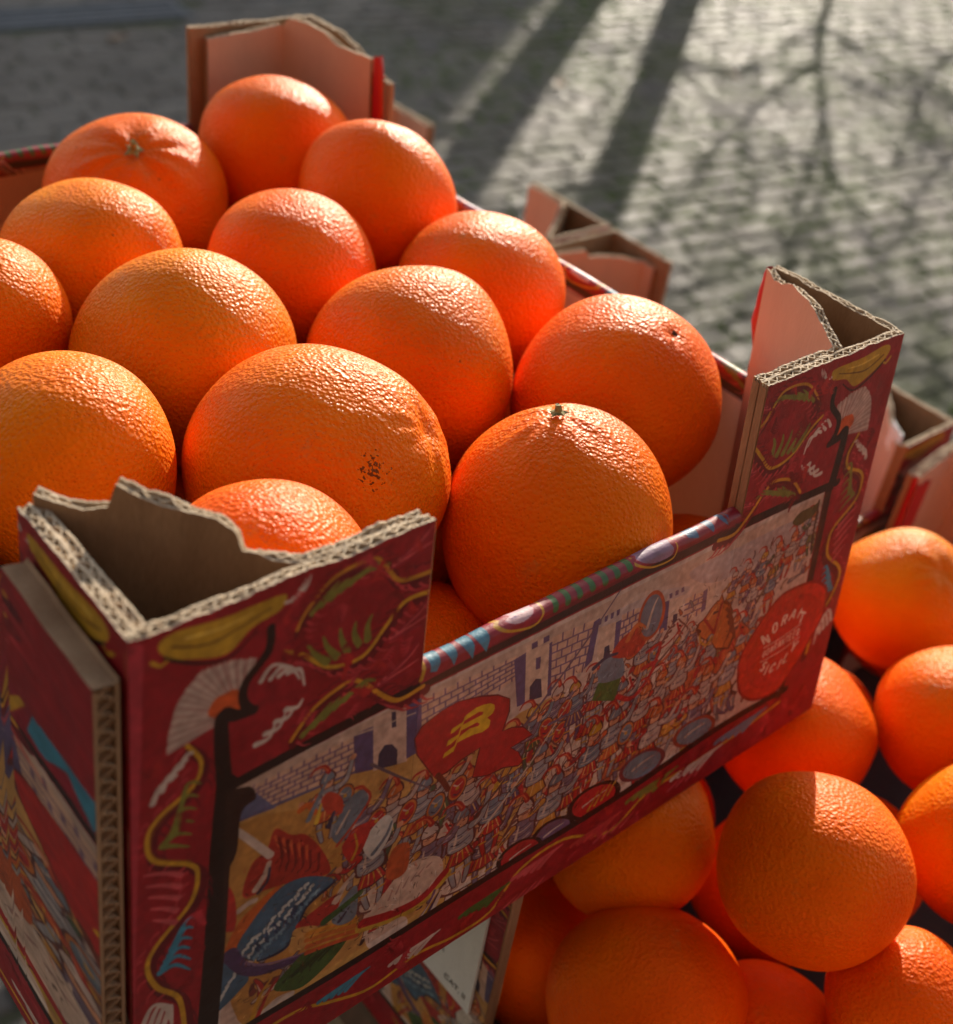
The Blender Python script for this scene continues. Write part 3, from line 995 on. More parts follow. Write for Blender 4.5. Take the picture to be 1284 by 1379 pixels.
1 212 196 188 6.7 2.6 7 166 18 189 36 175
1 212 196 188 6.8 2.6 14 162 24 184 36 163
1 212 196 188 6.8 2.6 21 158 29 179 36 151
1 212 196 188 6.9 2.6 28 154 35 175 36 138
1 104 12 28 9.3 11.6 948 470 935 446 942 424 972 407 982 389 977 361 944 335 936 317 943 288 975 258 984 237 975 205 953 172 947 120
1 196 62 72 2.8 0.7 955 473 960 469 962 462
1 112 14 30 2.9 0.7 939 464 934 456 932 447
1 196 62 72 2.9 0.7 950 463 955 460 957 453
1 112 14 30 2.9 0.7 934 454 928 446 927 437
1 196 62 72 2.9 0.7 948 449 954 446 955 439
1 112 14 30 3.0 0.8 932 440 927 432 925 423
1 196 62 72 2.9 0.7 951 440 956 437 958 430
1 112 14 30 3.0 0.8 935 431 929 423 928 414
1 196 62 72 2.9 0.7 962 429 968 425 969 418
1 112 14 30 3.0 0.8 946 419 941 411 939 402
1 196 62 72 2.9 0.7 974 422 979 419 981 412
1 112 14 30 3.0 0.8 958 413 953 405 951 395
1 196 62 72 2.9 0.7 986 412 991 409 993 402
1 112 14 30 2.9 0.7 970 403 965 394 964 385
1 196 62 72 2.9 0.7 990 405 995 402 997 395
1 112 14 30 2.9 0.7 975 395 969 387 968 378
1 196 62 72 2.9 0.7 992 391 997 388 998 381
1 112 14 30 3.0 0.8 976 381 971 373 970 364
1 196 62 72 2.9 0.7 990 380 995 377 996 369
1 112 14 30 3.0 0.8 974 370 969 361 967 352
1 196 62 72 3.0 0.7 979 364 984 361 985 353
1 112 14 30 3.1 0.8 963 354 957 345 956 335
1 196 62 72 3.0 0.8 966 354 971 351 972 343
1 112 14 30 3.1 0.8 949 343 944 334 942 325
1 196 62 72 3.1 0.8 953 341 959 338 960 330
1 112 14 30 3.2 0.8 937 330 931 321 929 311
1 196 62 72 3.1 0.8 950 334 956 331 957 323
1 112 14 30 3.2 0.8 933 322 928 313 926 303
1 196 62 72 3.2 0.8 950 320 956 317 957 309
1 112 14 30 3.2 0.8 933 308 927 299 926 289
1 196 62 72 3.2 0.8 953 309 959 305 960 297
1 112 14 30 3.2 0.8 936 297 930 287 929 277
1 196 62 72 3.2 0.8 965 291 970 288 972 280
1 112 14 30 3.2 0.8 948 279 942 270 941 259
1 196 62 72 3.2 0.8 977 280 983 276 984 268
1 112 14 30 3.2 0.8 961 267 955 258 953 247
1 196 62 72 3.2 0.8 989 265 995 261 996 253
1 112 14 30 3.2 0.8 973 252 967 242 966 231
1 196 62 72 3.2 0.8 993 256 998 253 1000 245
1 112 14 30 3.2 0.8 976 243 971 233 969 223
1 196 62 72 3.2 0.8 993 240 998 237 1000 229
1 112 14 30 3.3 0.8 976 227 971 217 969 206
1 196 62 72 3.2 0.8 989 228 995 225 996 216
1 112 14 30 3.3 0.8 973 214 967 204 966 193
1 196 62 72 3.3 0.8 981 209 986 205 988 197
1 112 14 30 3.4 0.9 964 195 958 184 956 173
1 196 62 72 3.3 0.8 972 196 978 193 979 184
1 112 14 30 3.4 0.9 955 182 949 171 948 159
1 196 62 72 3.4 0.9 964 171 970 168 971 159
1 112 14 30 3.5 0.9 947 157 941 145 939 133
1 196 62 72 3.5 0.9 962 151 967 148 969 138
1 112 14 30 3.5 0.9 944 136 938 124 936 112
1 206 156 40 4.3 5.3 951 475 938 451 945 429 975 413 986 395 980 367 947 341 940 323 947 294 978 265 987 243 978 211 957 179 951 128
1 150 90 20 1.5 1.6 944 426 972 409 983 392 978 369 946 345
1 212 196 188 6.4 2.9 981 431 974 445 960 449
1 212 196 188 6.4 2.9 973 440 967 451 955 455
1 212 196 188 6.4 2.9 965 448 959 458 951 460
1 212 196 188 6.5 2.9 957 456 951 465 946 465
1 128 128 52 6.7 1.5 973 379 961 372 948 363
1 128 128 52 6.7 1.5 971 381 959 384 946 376
1 128 128 52 6.7 1.5 968 383 957 396 944 389
1 128 128 52 6.7 1.5 965 384 955 408 942 402
1 128 128 52 6.7 1.5 963 386 953 420 940 415
1 128 128 52 6.7 1.5 960 388 951 432 938 428
1 206 84 92 6.2 2.2 956 335 971 347 989 356
1 206 84 92 6.3 2.3 957 322 971 333 987 342
1 206 84 92 6.3 2.3 958 309 971 319 985 328
1 206 84 92 6.4 2.3 960 295 971 305 983 313
1 206 84 92 6.4 2.3 961 281 971 290 981 298
1 62 140 172 7.4 1.7 975 228 961 227 946 209
1 62 140 172 7.4 1.7 972 233 959 237 946 223
1 62 140 172 7.4 1.7 969 239 957 246 945 236
1 62 140 172 7.3 1.7 966 244 955 256 945 249
1 62 140 172 7.3 1.6 964 250 952 266 944 262
1 62 140 172 7.3 1.6 961 255 950 276 943 274
1 212 196 188 6.7 2.6 993 166 982 189 964 175
1 212 196 188 6.8 2.6 986 162 976 184 964 163
1 212 196 188 6.8 2.6 979 158 971 179 964 151
1 212 196 188 6.9 2.6 972 154 965 175 964 138
1 184 54 70 16.4 21.5 4 587 1 504 -5 350 -10 169
1 206 156 40 4.8 4.7 112 56 170 53 215 31 261 13 318 20 369 9 421 11 460 53 526 58 605 17 663 44 742 46 826 49 914 60
1 62 140 172 6.2 2.1 196 45 207 47 224 49
1 62 140 172 6.2 2.1 204 42 216 47 232 49
1 62 140 172 6.3 2.1 212 40 226 47 241 50
1 62 140 172 6.3 2.1 221 38 236 47 249 50
1 62 140 172 6.4 2.1 229 36 246 47 257 50
1 212 196 188 6.6 2.2 284 31 295 34 314 36
1 212 196 188 6.7 2.3 292 29 305 34 323 36
1 212 196 188 6.7 2.3 301 26 316 34 331 36
1 212 196 188 6.8 2.3 310 24 327 34 340 37
1 212 196 188 6.8 2.3 319 22 338 34 349 37
1 58 112 48 7.0 2.4 377 36 389 40 409 41
1 58 112 48 7.1 2.4 386 34 400 39 419 42
1 58 112 48 7.1 2.4 396 32 412 39 428 42
1 58 112 48 7.2 2.4 405 29 423 39 438 42
1 58 112 48 7.2 2.4 415 27 435 39 448 43
1 206 84 92 7.3 2.5 450 44 463 47 485 48
1 206 84 92 7.4 2.5 460 41 475 47 495 49
1 206 84 92 7.4 2.5 470 39 487 47 505 49
1 206 84 92 7.5 2.5 481 36 499 47 515 50
1 206 84 92 7.5 2.5 491 34 512 47 525 50
1 190 60 60 7.8 2.6 542 35 555 38 579 40
1 190 60 60 7.8 2.7 553 32 568 38 590 40
1 190 60 60 7.9 2.7 564 30 582 38 601 41
1 190 60 60 8.0 2.7 575 27 595 38 612 41
1 190 60 60 8.0 2.7 586 25 609 38 623 41
1 128 128 52 8.1 2.8 630 52 644 56 670 58
1 128 128 52 8.2 2.8 642 50 658 56 681 58
1 128 128 52 8.3 2.8 654 47 673 56 693 59
1 128 128 52 8.3 2.8 666 45 687 56 705 59
1 128 128 52 8.4 2.8 678 42 701 56 717 60
1 212 196 188 8.5 2.9 710 40 725 44 752 46
1 212 196 188 8.6 2.9 723 38 740 44 765 46
1 212 196 188 8.7 2.9 735 35 755 44 777 47
1 212 196 188 8.8 3.0 748 32 771 44 790 47
1 212 196 188 8.8 3.0 761 29 786 44 802 47
1 108 134 160 8.9 3.0 788 58 805 62 833 64
1 108 134 160 8.9 3.0 802 56 821 62 846 65
1 108 134 160 9.0 3.1 815 53 836 62 859 65
1 108 134 160 9.1 3.1 829 50 853 62 873 66
1 108 134 160 9.2 3.1 843 48 869 62 886 66
1 206 80 90 4.6 1.2 321 -12 338 -4
1 206 80 90 4.7 1.2 333 -13 350 -3
1 206 80 90 4.7 1.2 345 -14 362 -3
1 206 80 90 4.7 1.2 357 -16 374 -3
1 206 80 90 5.0 1.2 444 1 463 10
1 206 80 90 5.0 1.3 457 0 476 10
1 206 80 90 5.0 1.3 471 -1 490 11
1 206 80 90 5.1 1.3 485 -2 503 11
1 206 80 90 5.4 1.3 581 14 601 24
1 206 80 90 5.4 1.4 596 13 616 24
1 206 80 90 5.5 1.4 611 12 631 24
1 206 80 90 5.5 1.4 626 11 646 25
1 206 80 90 5.7 1.4 707 22 729 32
1 206 80 90 5.8 1.5 723 21 745 33
1 206 80 90 5.8 1.5 740 20 762 33
1 206 80 90 5.9 1.5 757 19 779 34
0 150 20 46 0 0 288 418 285 456 464 458 740 450 745 428 469 429
0 62 140 172 0 0 299 427 302 453 332 455 373 443 368 418 353 441 351 418 335 443 328 421 317 444 307 424
1 206 156 40 5.4 3.5 289 423 293 438 297 452
1 206 156 40 3.7 3.0 373 444 400 429 433 424 446 448
0 214 180 190 1 0 381 445 397 450 428 450 435 438 409 434
1 90 60 110 3.8 1.9 388 445 408 439 429 443
1 58 112 48 8.0 3.0 457 430 461 441 472 450
1 58 112 48 8.1 3.0 474 431 478 442 488 451
1 58 112 48 8.2 3.1 491 432 495 443 504 452
1 58 112 48 8.3 3.1 509 433 513 444 521 454
1 58 112 48 8.4 3.1 527 433 531 445 538 455
1 58 112 48 8.5 3.2 545 434 550 446 555 456
1 58 112 48 8.6 3.2 564 435 568 447 572 458
1 206 156 40 3.2 2.2 573 435 600 422 631 421 637 436
0 150 120 150 1 0 576 439 601 441 627 440 629 427 604 426
0 62 110 150 0 0 656 436 664 453 696 452 731 443 722 429 703 444 696 430 677 448 671 432
0 150 20 20 1 0 928 263 953 247 967 228 971 188 959 160 934 120 903 88 870 89 841 102 818 125 806 150 799 195 815 227 851 265 883 271
0 214 46 28 1 0 926 259 950 244 963 226 967 188 955 161 932 123 902 93 870 94 843 106 821 128 810 151 803 194 819 225 852 261 883 267
0 196 34 26 1 0 919 246 938 233 948 218 952 187 942 165 923 134 898 110 873 110 850 120 833 137 823 157 817 192 830 217 858 248 883 252
0 206 40 28 1 0 917 243 935 230 945 216 948 187 939 166 921 136 898 113 873 114 852 123 835 140 826 158 820 192 833 216 859 245 883 249
1 244 220 210 3.7 3.7 847 197 838 213 858 194 850 209
1 244 220 210 3.7 3.7 865 207 861 210 859 219 862 223 866 220 868 211 865 207
1 244 220 210 3.8 3.7 877 213 878 226 884 226 885 223 883 220 877 220
1 244 220 210 3.8 3.8 881 220 884 213
1 244 220 210 3.8 3.8 891 215 900 227 901 214
1 244 220 210 3.8 3.8 895 219 900 219
1 244 220 210 3.8 3.8 910 210 915 221
1 244 220 210 3.9 3.9 919 198 921 213
1 244 220 210 3.8 3.9 916 216 926 210
1 244 220 210 1.9 1.9 854 180 852 182 850 179 850 175 852 172 854 174 854 177 852 177
1 244 220 210 1.9 1.9 858 183 857 175 859 172 861 175 861 183
1 244 220 210 1.9 1.9 865 173 867 183 869 173
1 244 220 210 1.9 1.9 866 176 868 177
1 244 220 210 1.9 1.9 872 173 872 184 875 184 876 181 875 179 872 178
1 244 220 210 1.9 1.9 874 178 876 173
1 244 220 210 1.9 1.9 880 174 882 184 884 174
1 244 220 210 1.9 1.9 881 177 883 177
1 244 220 210 1.9 1.9 887 174 887 184 891 174 891 185
1 244 220 210 1.9 1.9 897 175 897 185
1 244 220 210 1.9 1.9 895 185 899 185
1 244 220 210 1.9 1.9 906 185 902 185 902 175 906 175
1 244 220 210 1.9 1.9 902 180 905 180
1 244 220 210 1.9 1.9 913 186 910 186 910 175 913 175
1 244 220 210 1.9 1.9 910 181 913 181
1 244 220 210 2.0 2.0 918 176 917 186 920 186 921 183 921 179 920 176 918 176
1 244 220 210 1.7 1.8 848 189 884 189 922 194
1 244 220 210 1.7 1.8 848 165 889 164 925 170
1 244 220 210 3.8 3.8 862 157 860 159 856 157 859 150 855 147 852 150
1 244 220 210 3.9 3.8 863 137 868 150
1 244 220 210 3.9 3.9 883 143 881 146 876 143 874 138 876 134 880 135
1 244 220 210 3.9 3.9 890 133 895 145
1 244 220 210 3.9 4.0 905 151 900 138 906 137
1 244 220 210 3.9 3.9 916 164 918 157 924 162
1 244 220 210 3.9 3.9 918 157 915 151"""
def smooth_pts(P, closed, n=6):
    P = np.asarray(P, float); k = len(P)
    if k < 3: return P
    out = []
    for i in range(k if closed else k-1):
        if closed: a, b, c, d = P[(i-1) % k], P[i], P[(i+1) % k], P[(i+2) % k]
        else: a, b, c, d = P[max(i-1, 0)], P[i], P[i+1], P[min(i+2, k-1)]
        for j in range(n):
            t = j/n
            out.append(.5*((2*b)+(-a+c)*t+(2*a-5*b+4*c-d)*t*t+(-a+3*b-3*c+d)*t**3))
    if not closed: out.append(P[-1])
    return np.array(out)
def draw(img, kind, col, P, w0=0, w1=0, sm=0):
    Hp, Wp = img.shape[:2]; P = np.array(P, float)*[Wp/1000., Hp/600.]
    if kind == 'p':
        if sm: P = smooth_pts(P, True)
        pad = 1
    else:
        w0, w1 = w0*Wp/2000., w1*Wp/2000.; P = smooth_pts(P, False); pad = max(w0, w1)+2
    x0, y0 = np.floor(P.min(0)-pad).astype(int); x1, y1 = np.ceil(P.max(0)+pad).astype(int)+1
    x0, y0 = max(x0, 0), max(y0, 0); x1, y1 = min(x1, Wp), min(y1, Hp)
    if x1 <= x0 or y1 <= y0: return
    X, Y = np.meshgrid(np.arange(x0, x1)+.5, np.arange(y0, y1)+.5)
    if kind == 'p':
        ins = np.zeros(X.shape, bool)
        for (ax, ay), (bx, by) in zip(P, np.roll(P, -1, 0)):
            if ay != by: ins ^= ((ay > Y) != (by > Y)) & (X < (bx-ax)*(Y-ay)/(by-ay)+ax)
        a = ins.astype(np.float32)[..., None]
    else:
        a = np.zeros(X.shape, np.float32); n = len(P)-1
        for i in range(n):
            A = P[i]; d = P[i+1]-A; L = d@d+1e-9
            t = np.clip(((X-A[0])*d[0]+(Y-A[1])*d[1])/L, 0, 1)
            D = np.hypot(X-A[0]-t*d[0], Y-A[1]-t*d[1]); s = (i+t)/max(n, 1)
            a = np.maximum(a, np.clip(w0+(w1-w0)*s-D+.5, 0, 1))
        a = a[..., None]
    img[y0:y1, x0:x1] = img[y0:y1, x0:x1]*(1-a)+np.array(col, np.float32)*a
def paint_print():
    Wp, Hp = 2000, 1200
    img = np.empty((Hp, Wp, 3), np.float32); img[:] = np.array([156, 22, 36], np.float32)/255
    rg = np.random.default_rng(5); lines = ART.strip().split('\n')
    def throng():
        pal = [(108, 134, 160), (74, 90, 140), (196, 30, 30), (180, 70, 44), (226, 176, 42), (232, 222, 214), (90, 60, 110), (120, 40, 40), (208, 104, 36), (148, 168, 184), (44, 36, 48), (200, 80, 56), (140, 104, 72)]
        for k in range(420):
            u = rg.uniform(.11, .97); lo, hi = .10, (.31 if u < .45 else .32+.16*max(0, u-.5))
            v = lo+(hi-lo)*rg.beta(1.1, 1.35); s = 6+13*(1-(v-lo)/(hi-lo))
            s *= 1.35; x, y = u*1000, v*1000; a = rg.normal(1.75, .55)+.5*math.sin(u*23+v*31); L = s*rg.uniform(.5, 1.5); b = rg.normal(0, .5)
            if y < 94 or y > 412: continue
            c = np.array(pal[rg.integers(len(pal))])/255*.75+np.array([.52, .36, .32])*.25; wd = s*rg.uniform(.12, .5)
            dx, dy = math.cos(a)*L, math.sin(a)*L; pts = [(x, y), (x+dx*.5-dy*b*.4, y+dy*.5+dx*b*.4), (x+dx, y+dy)]
            draw(img, 's', [.30, .17, .18], pts, wd+1.3, wd*.4+1.0); draw(img, 's', c, pts, wd, wd*.3)
            if rg.random() < .5: draw(img, 's', [.88, .80, .74], [(x+dx*.2, y+dy*.2), (x+dx*.7, y+dy*.7)], wd*.25, .5)
    def hatching():
        # pen lines that model the figures, light and dark, all over the lower part of the picture
        Hp_, Wp_ = img.shape[:2]
        for k in range(1800):
            u = rg.uniform(.10, .93); v = .09+.34*rg.random()
            if v > (.31 if u < .5 else .33+.12*(u-.5)) or (abs(u-.875) < .075 and v < .34): continue
            if .27 < u < .46 and v > .235: continue
            base = img[min(int(v*Hp_/.6), Hp_-1), int(u*Wp_)]; a = 2.2*math.sin(u*19+2*math.sin(v*40))+1.2*math.cos(v*37); L = rg.uniform(3, 9); bend = rg.normal(0, .15)
            dx, dy = math.cos(a)*L, math.sin(a)*L; x, y = u*1000, v*1000; q = rg.random()
            c = base*.52 if q < .6 else (np.minimum(base*1.15+.12, .95) if q < .85 else base*.6+np.array([.32, .12, .06]))
            draw(img, 's', c, [(x, y), (x+dx*.5-dy*bend, y+dy*.5+dx*bend), (x+dx, y+dy)], rg.uniform(.8, 2.0), .4)
    PEN = (84, 44, 48); YEL = (206, 156, 40); WHT = (212, 196, 188); STEEL = (108, 134, 160); GOLD = (196, 154, 40); DUSK = (52, 50, 84)
    def fill(c, pts, sm=0): draw(img, 'p', [v/255 for v in c], pts, sm=sm)
    def ink(c, pts, w0, w1=None): draw(img, 's', [v/255 for v in c], pts, w0, w0 if w1 is None else w1)
    def knight(x,y,s,kind):
        lean=rg.uniform(-.12,.16)
        def q(a,b): return (x+s*(a+lean*b),y+s*b)
        arm=[STEEL,(150,160,176),(188,176,176),(120,110,140)][kind%4];clo=[(190,36,34),(204,92,46),(90,70,120),(186,40,46),(60,96,70),(206,150,60)][kind%6]
        hl=WHT;dk=DUSK
        # legs
        for sg in (-1,1):
            ink(PEN,[q(sg*.14,-.02),q(sg*.2,-.42),q(sg*.12,-.85)],s*.22,s*.13);ink(arm if kind%2 else clo,[q(sg*.14,-.02),q(sg*.2,-.42),q(sg*.12,-.85)],s*.17,s*.09)
            ink(hl,[q(sg*.16,-.1),q(sg*.21,-.4)],s*.05,s*.02);ink(YEL,[q(sg*.1,-.46),q(sg*.28,-.44)],s*.05)
        # skirt with stripes
        fill(PEN,[q(-.36,-.22),q(-.2,.2),q(.2,.2),q(.38,-.2),q(.0,-.3)]);fill(clo,[q(-.32,-.2),q(-.18,.18),q(.18,.18),q(.33,-.18),q(.0,-.26)])
        for k in range(4): ink([YEL,(236,190,120)][k%2],[q(-.12+k*.08,.14),q(-.24+k*.16,-.2)],s*.035,s*.03)
        # cuirass with curved plates
        fill(PEN,[q(-.29,.14),q(-.34,.5),q(-.2,.76),q(.2,.76),q(.34,.5),q(.29,.14)],1);fill(arm,[q(-.25,.16),q(-.29,.5),q(-.17,.72),q(.17,.72),q(.29,.5),q(.25,.16)],1)
        for k in range(4): ink(dk if k%2 else hl,[q(-.22,.24+k*.12),q(0,.18+k*.12),q(.22,.25+k*.12)],s*.035,s*.02)
        ink(hl,[q(-.14,.3),q(-.1,.62)],s*.08,s*.03)
        # arms
        up=rg.uniform(.2,.9)
        for sg,h in ((-1,rg.uniform(-.2,.3)),(1,up)):
            pt=[q(sg*.26,.64),q(sg*.5,.5+h*.3),q(sg*.66,.5+h)];ink(PEN,pt,s*.22,s*.14);ink(arm if sg>0 else clo,pt,s*.17,s*.1);ink(hl,[q(sg*.34,.62),q(sg*.5,.55+h*.3)],s*.05,s*.02)
            for t in (.35,.65): ink(dk,[q(sg*(.3+.3*t)-.05,.5+h*t),q(sg*(.3+.3*t)+.05,.62+h*t)],s*.03)
            fill((222,160,128),[q(sg*.62,.46+h),q(sg*.62,.6+h),q(sg*.74,.6+h),q(sg*.74,.48+h)],1)
        # head, helmet, plume
        fill(PEN,[q(-.15,.76),q(-.15,1.02),q(.15,1.02),q(.15,.76)],1);fill((222,164,132),[q(-.12,.78),q(-.12,1.0),q(.12,1.0),q(.12,.78)],1)
        ink(PEN,[q(-.05,.9),q(.08,.9)],s*.03);fill(PEN,[q(-.2,.95),q(-.15,1.22),q(.08,1.28),q(.22,.98)],1)
        fill([GOLD,STEEL,(206,110,50),(200,190,190)][kind%4],[q(-.17,.97),q(-.12,1.19),q(.06,1.24),q(.18,.99)],1);ink(hl,[q(-.08,1.02),q(-.02,1.16)],s*.05,s*.02)
        ink((176,34,30),[q(.02,1.24),q(-.1,1.46),q(-.34,1.5),q(-.46,1.36)],s*.13,s*.04);ink((232,120,80),[q(.0,1.27),q(-.12,1.45),q(-.32,1.47)],s*.04,s*.02)
        if kind%3==1:
            el=[(.48+.26*np.cos(t),.22+.36*np.sin(t)) for t in np.linspace(0,2*np.pi,10,endpoint=False)]
            fill(PEN,[q(*e) for e in el],1);c=[STEEL,(190,34,36),(204,140,56)][kind%3 if kind>5 else (kind//3)%3];fill((206,120,50),[q(.48+(u-.48)*.9,.22+(v-.22)*.9) for u,v in el],1);fill(c,[q(.48+(u-.48)*.72,.22+(v-.22)*.74) for u,v in el],1)
            ink(hl,[q(.36,.36),q(.48,.28),q(.6,.34)],s*.05,s*.02);ink(dk,[q(.4,.08),q(.5,.02),q(.6,.1)],s*.04,s*.02);fill(YEL,[q(.44,.18),q(.44,.26),q(.52,.26),q(.52,.18)],1)
    def steed(x,y,s,c,dk=(110,70,70)):
        def q(a,b): return (x+s*a,y+s*b)
        for a,kx in((-.78,-.2),(-.5,.1),(.3,.25),(.58,.45)):
            pt=[q(a,-.05),q(a+kx*.3,-.45),q(a+kx*.1,-.7),q(a+kx*.5,-.95)];ink(dk,pt,s*.22,s*.1);ink(c,pt,s*.17,s*.07);ink((40,34,40),[q(a+kx*.4,-.92),q(a+kx*.6,-.98)],s*.09)
        B=[q(-1.0,-.02),q(-.94,.3),q(-.62,.42),q(-.1,.34),q(.34,.42),q(.52,.74),q(.68,.98),q(.86,1.1),q(.94,1.0),q(1.18,.76),q(1.26,.62),q(1.12,.56),q(.96,.68),q(.86,.66),q(.8,.3),q(.62,-.06),q(.3,-.2),q(-.4,-.22),q(-.8,-.16)]
        cx=sum(p[0] for p in B)/len(B);cy=sum(p[1] for p in B)/len(B)
        fill(dk,[(cx+(u-cx)*1.05,cy+(v-cy)*1.06) for u,v in B],1);fill(c,B,1)
        lt=tuple(min(255,int(v*1.12)+10) for v in c);sh=tuple(int(v*.72) for v in c)
        for k in range(7): ink(sh if k%2 else lt,[q(-.85+k*.2,-.1),q(-.8+k*.21,.1),q(-.86+k*.22,.3)],s*.06,s*.02)
        for k in range(5): ink(dk,[q(.4+k*.09,.5+k*.12),q(.28+k*.08,.42+k*.13),q(.24+k*.06,.24+k*.14)],s*.09,s*.02)
        ink((186,30,36),[q(.8,.16),q(.5,.02),q(.34,.2),q(.32,.42)],s*.09,s*.07);ink(YEL,[q(.8,.16),q(.5,.02),q(.34,.2)],s*.025);ink((186,30,36),[q(.86,1.0),q(.98,.74),q(1.12,.58)],s*.06,s*.05);ink((186,30,36),[q(1.06,.84),q(.92,.7)],s*.05);ink((186,30,36),[q(.98,.7),q(.6,.5),q(.2,.46)],s*.05)
        fill((180,34,40),[q(-.5,.02),q(-.46,.42),q(.16,.4),q(.2,.0)],1);ink(YEL,[q(-.48,.04),q(-.1,-.02),q(.2,.02)],s*.05);ink((40,30,34),[q(.95,.9),q(1.0,.86)],s*.05)
        ink(dk,[q(-.98,.2),q(-1.2,.1),q(-1.24,-.4)],s*.14,s*.03)
    for ln in lines:
        f = [float(v) for v in ln.split()]
        if f[0] == 9: throng(); continue
        if f[0] == 2: knight(f[1], f[2], f[3], int(f[4])); continue
        if f[0] == 3: steed(f[1], f[2], f[3], (f[4], f[5], f[6])); continue
        P = np.array(f[6:]).reshape(-1, 2); c = [f[1]/255, f[2]/255, f[3]/255]
        if f[0] == 0: draw(img, 'p', c, P, sm=int(f[4]))
        else: draw(img, 's', c, P, f[4], f[5])
    hatching()
    sub = img[int(.09/.6*Hp):int(.405/.6*Hp), int(.085*Wp):int(.915*Wp)]; sub *= np.array([.86, .83, .81], np.float32); sub += np.array([.085, .055, .04], np.float32)
    def feathers():
        # fine scrollwork filling the crimson borders
        # combs of tapering curved strokes, like acanthus leaves
        for k in range(150):
            q = rg.random()
            if q < .5: u, v = (rg.uniform(.13, .30) if rg.random() < .5 else rg.uniform(.70, .87)), rg.uniform(.42, .59)
            elif q < .72: u, v = (rg.uniform(.01, .07) if rg.random() < .5 else rg.uniform(.93, .99)), rg.uniform(.02, .48)
            else: u, v = rg.uniform(.05, .95), rg.uniform(.01, .07)
            base = img[min(int(v*Hp/.6), Hp-1), min(int(u*Wp), Wp-1)]
            if base[1] > .3 or base[0] < .35 or (.78 < u < .985 and .07 < v < .35): continue
            c = [(.54, .06, .11), (.74, .20, .25), (.46, .04, .09), (.72, .15, .16)][rg.integers(4)]
            a = rg.choice([.5, 2.6, 3.6, 5.6])+rg.normal(0, .25); hand = rg.choice([-1, 1]); sz = rg.uniform(9, 19)
            for j in range(5):
                aa = a+hand*j*.16; L = sz*(1-.12*j); x, y = u*1000+j*sz*.26*math.cos(a+1.57), v*1000+j*sz*.26*math.sin(a+1.57); dx, dy = math.cos(aa)*L, math.sin(aa)*L
                draw(img, 's', c, [(x, y), (x+dx*.55-dy*.22*hand, y+dy*.55+dx*.22*hand), (x+dx, y+dy)], sz*.24, .5)
    feathers()
    # brushy unevenness of the ink
    n = rg.normal(0, 1, (Hp//4, Wp//4)).astype(np.float32)
    for _ in range(2): n = (n+np.roll(n, 1, 0)+np.roll(n, 1, 1)+np.roll(n, -1, 0)+np.roll(n, -1, 1))/3.2
    n = np.kron(n, np.ones((4, 4), np.float32))
    for _ in range(2): n = (n+np.roll(n, 2, 0)+np.roll(n, 2, 1))/3
    img *= (1+.06*n)[..., None]
    img = np.clip(img, 0, 1)
    im = bpy.data.images.new('crate_print', Wp, Hp)
    px = np.ones((Hp, Wp, 4), np.float32); px[..., :3] = img
    im.pixels.foreach_set(px.ravel()); im.update(); im.pack()
    return im
PRINT = paint_print()

# ------------------------------------------------------------------ materials
def new_mat(name):
    mt = bpy.data.materials.new(name); mt.use_nodes = True
    return mt, mt.node_tree, mt.node_tree.nodes['Principled BSDF']
def N(nt, t, **kw):
    n = nt.nodes.new(t)
    for k, v in kw.items(): setattr(n, k, v)
    return n
def noise_tex(nt, vec, scale, detail=4, rough=.55):
    n = N(nt, 'ShaderNodeTexNoise'); n.inputs['Scale'].default_value = scale; n.inputs['Detail'].default_value = detail; n.inputs['Roughness'].default_value = rough
    if vec is not None: nt.links.new(vec, n.inputs['Vector'])
    return n
def ramp(nt, fac, stops):
    r = N(nt, 'ShaderNodeValToRGB'); e = r.color_ramp.elements
    e[0].position, e[0].color = stops[0][0], (*stops[0][1], 1); e[1].position, e[1].color = stops[-1][0], (*stops[-1][1], 1)
    for p, c in stops[1:-1]:
        q = e.new(p); q.color = (*c, 1)
    nt.links.new(fac, r.inputs[0]); return r
def mathn(nt, op, a, b=None, c=None):
    n = N(nt, 'ShaderNodeMath', operation=op)
    for i, v in enumerate((a, b, c)):
        if v is None: continue
        if isinstance(v, (int, float)): n.inputs[i].default_value = v
        else: nt.links.new(v, n.inputs[i])
    return n.outputs[0]
def bumpn(nt, h, dist, strength=1.0, normal=None):
    b = N(nt, 'ShaderNodeBump'); b.inputs['Distance'].default_value = dist; b.inputs['Strength'].default_value = strength
    nt.links.new(h, b.inputs['Height'])
    if normal is not None: nt.links.new(normal, b.inputs['Normal'])
    return b.outputs[0]
def mixc(nt, fac, a, b, mode='MIX'):
    n = N(nt, 'ShaderNodeMix', data_type='RGBA', blend_type=mode)
    if isinstance(fac, (int, float)): n.inputs[0].default_value = fac
    else: nt.links.new(fac, n.inputs[0])
    for i, v in ((6, a), (7, b)):
        if isinstance(v, tuple): n.inputs[i].default_value = (*v, 1)
        else: nt.links.new(v, n.inputs[i])
    return n.outputs[2]

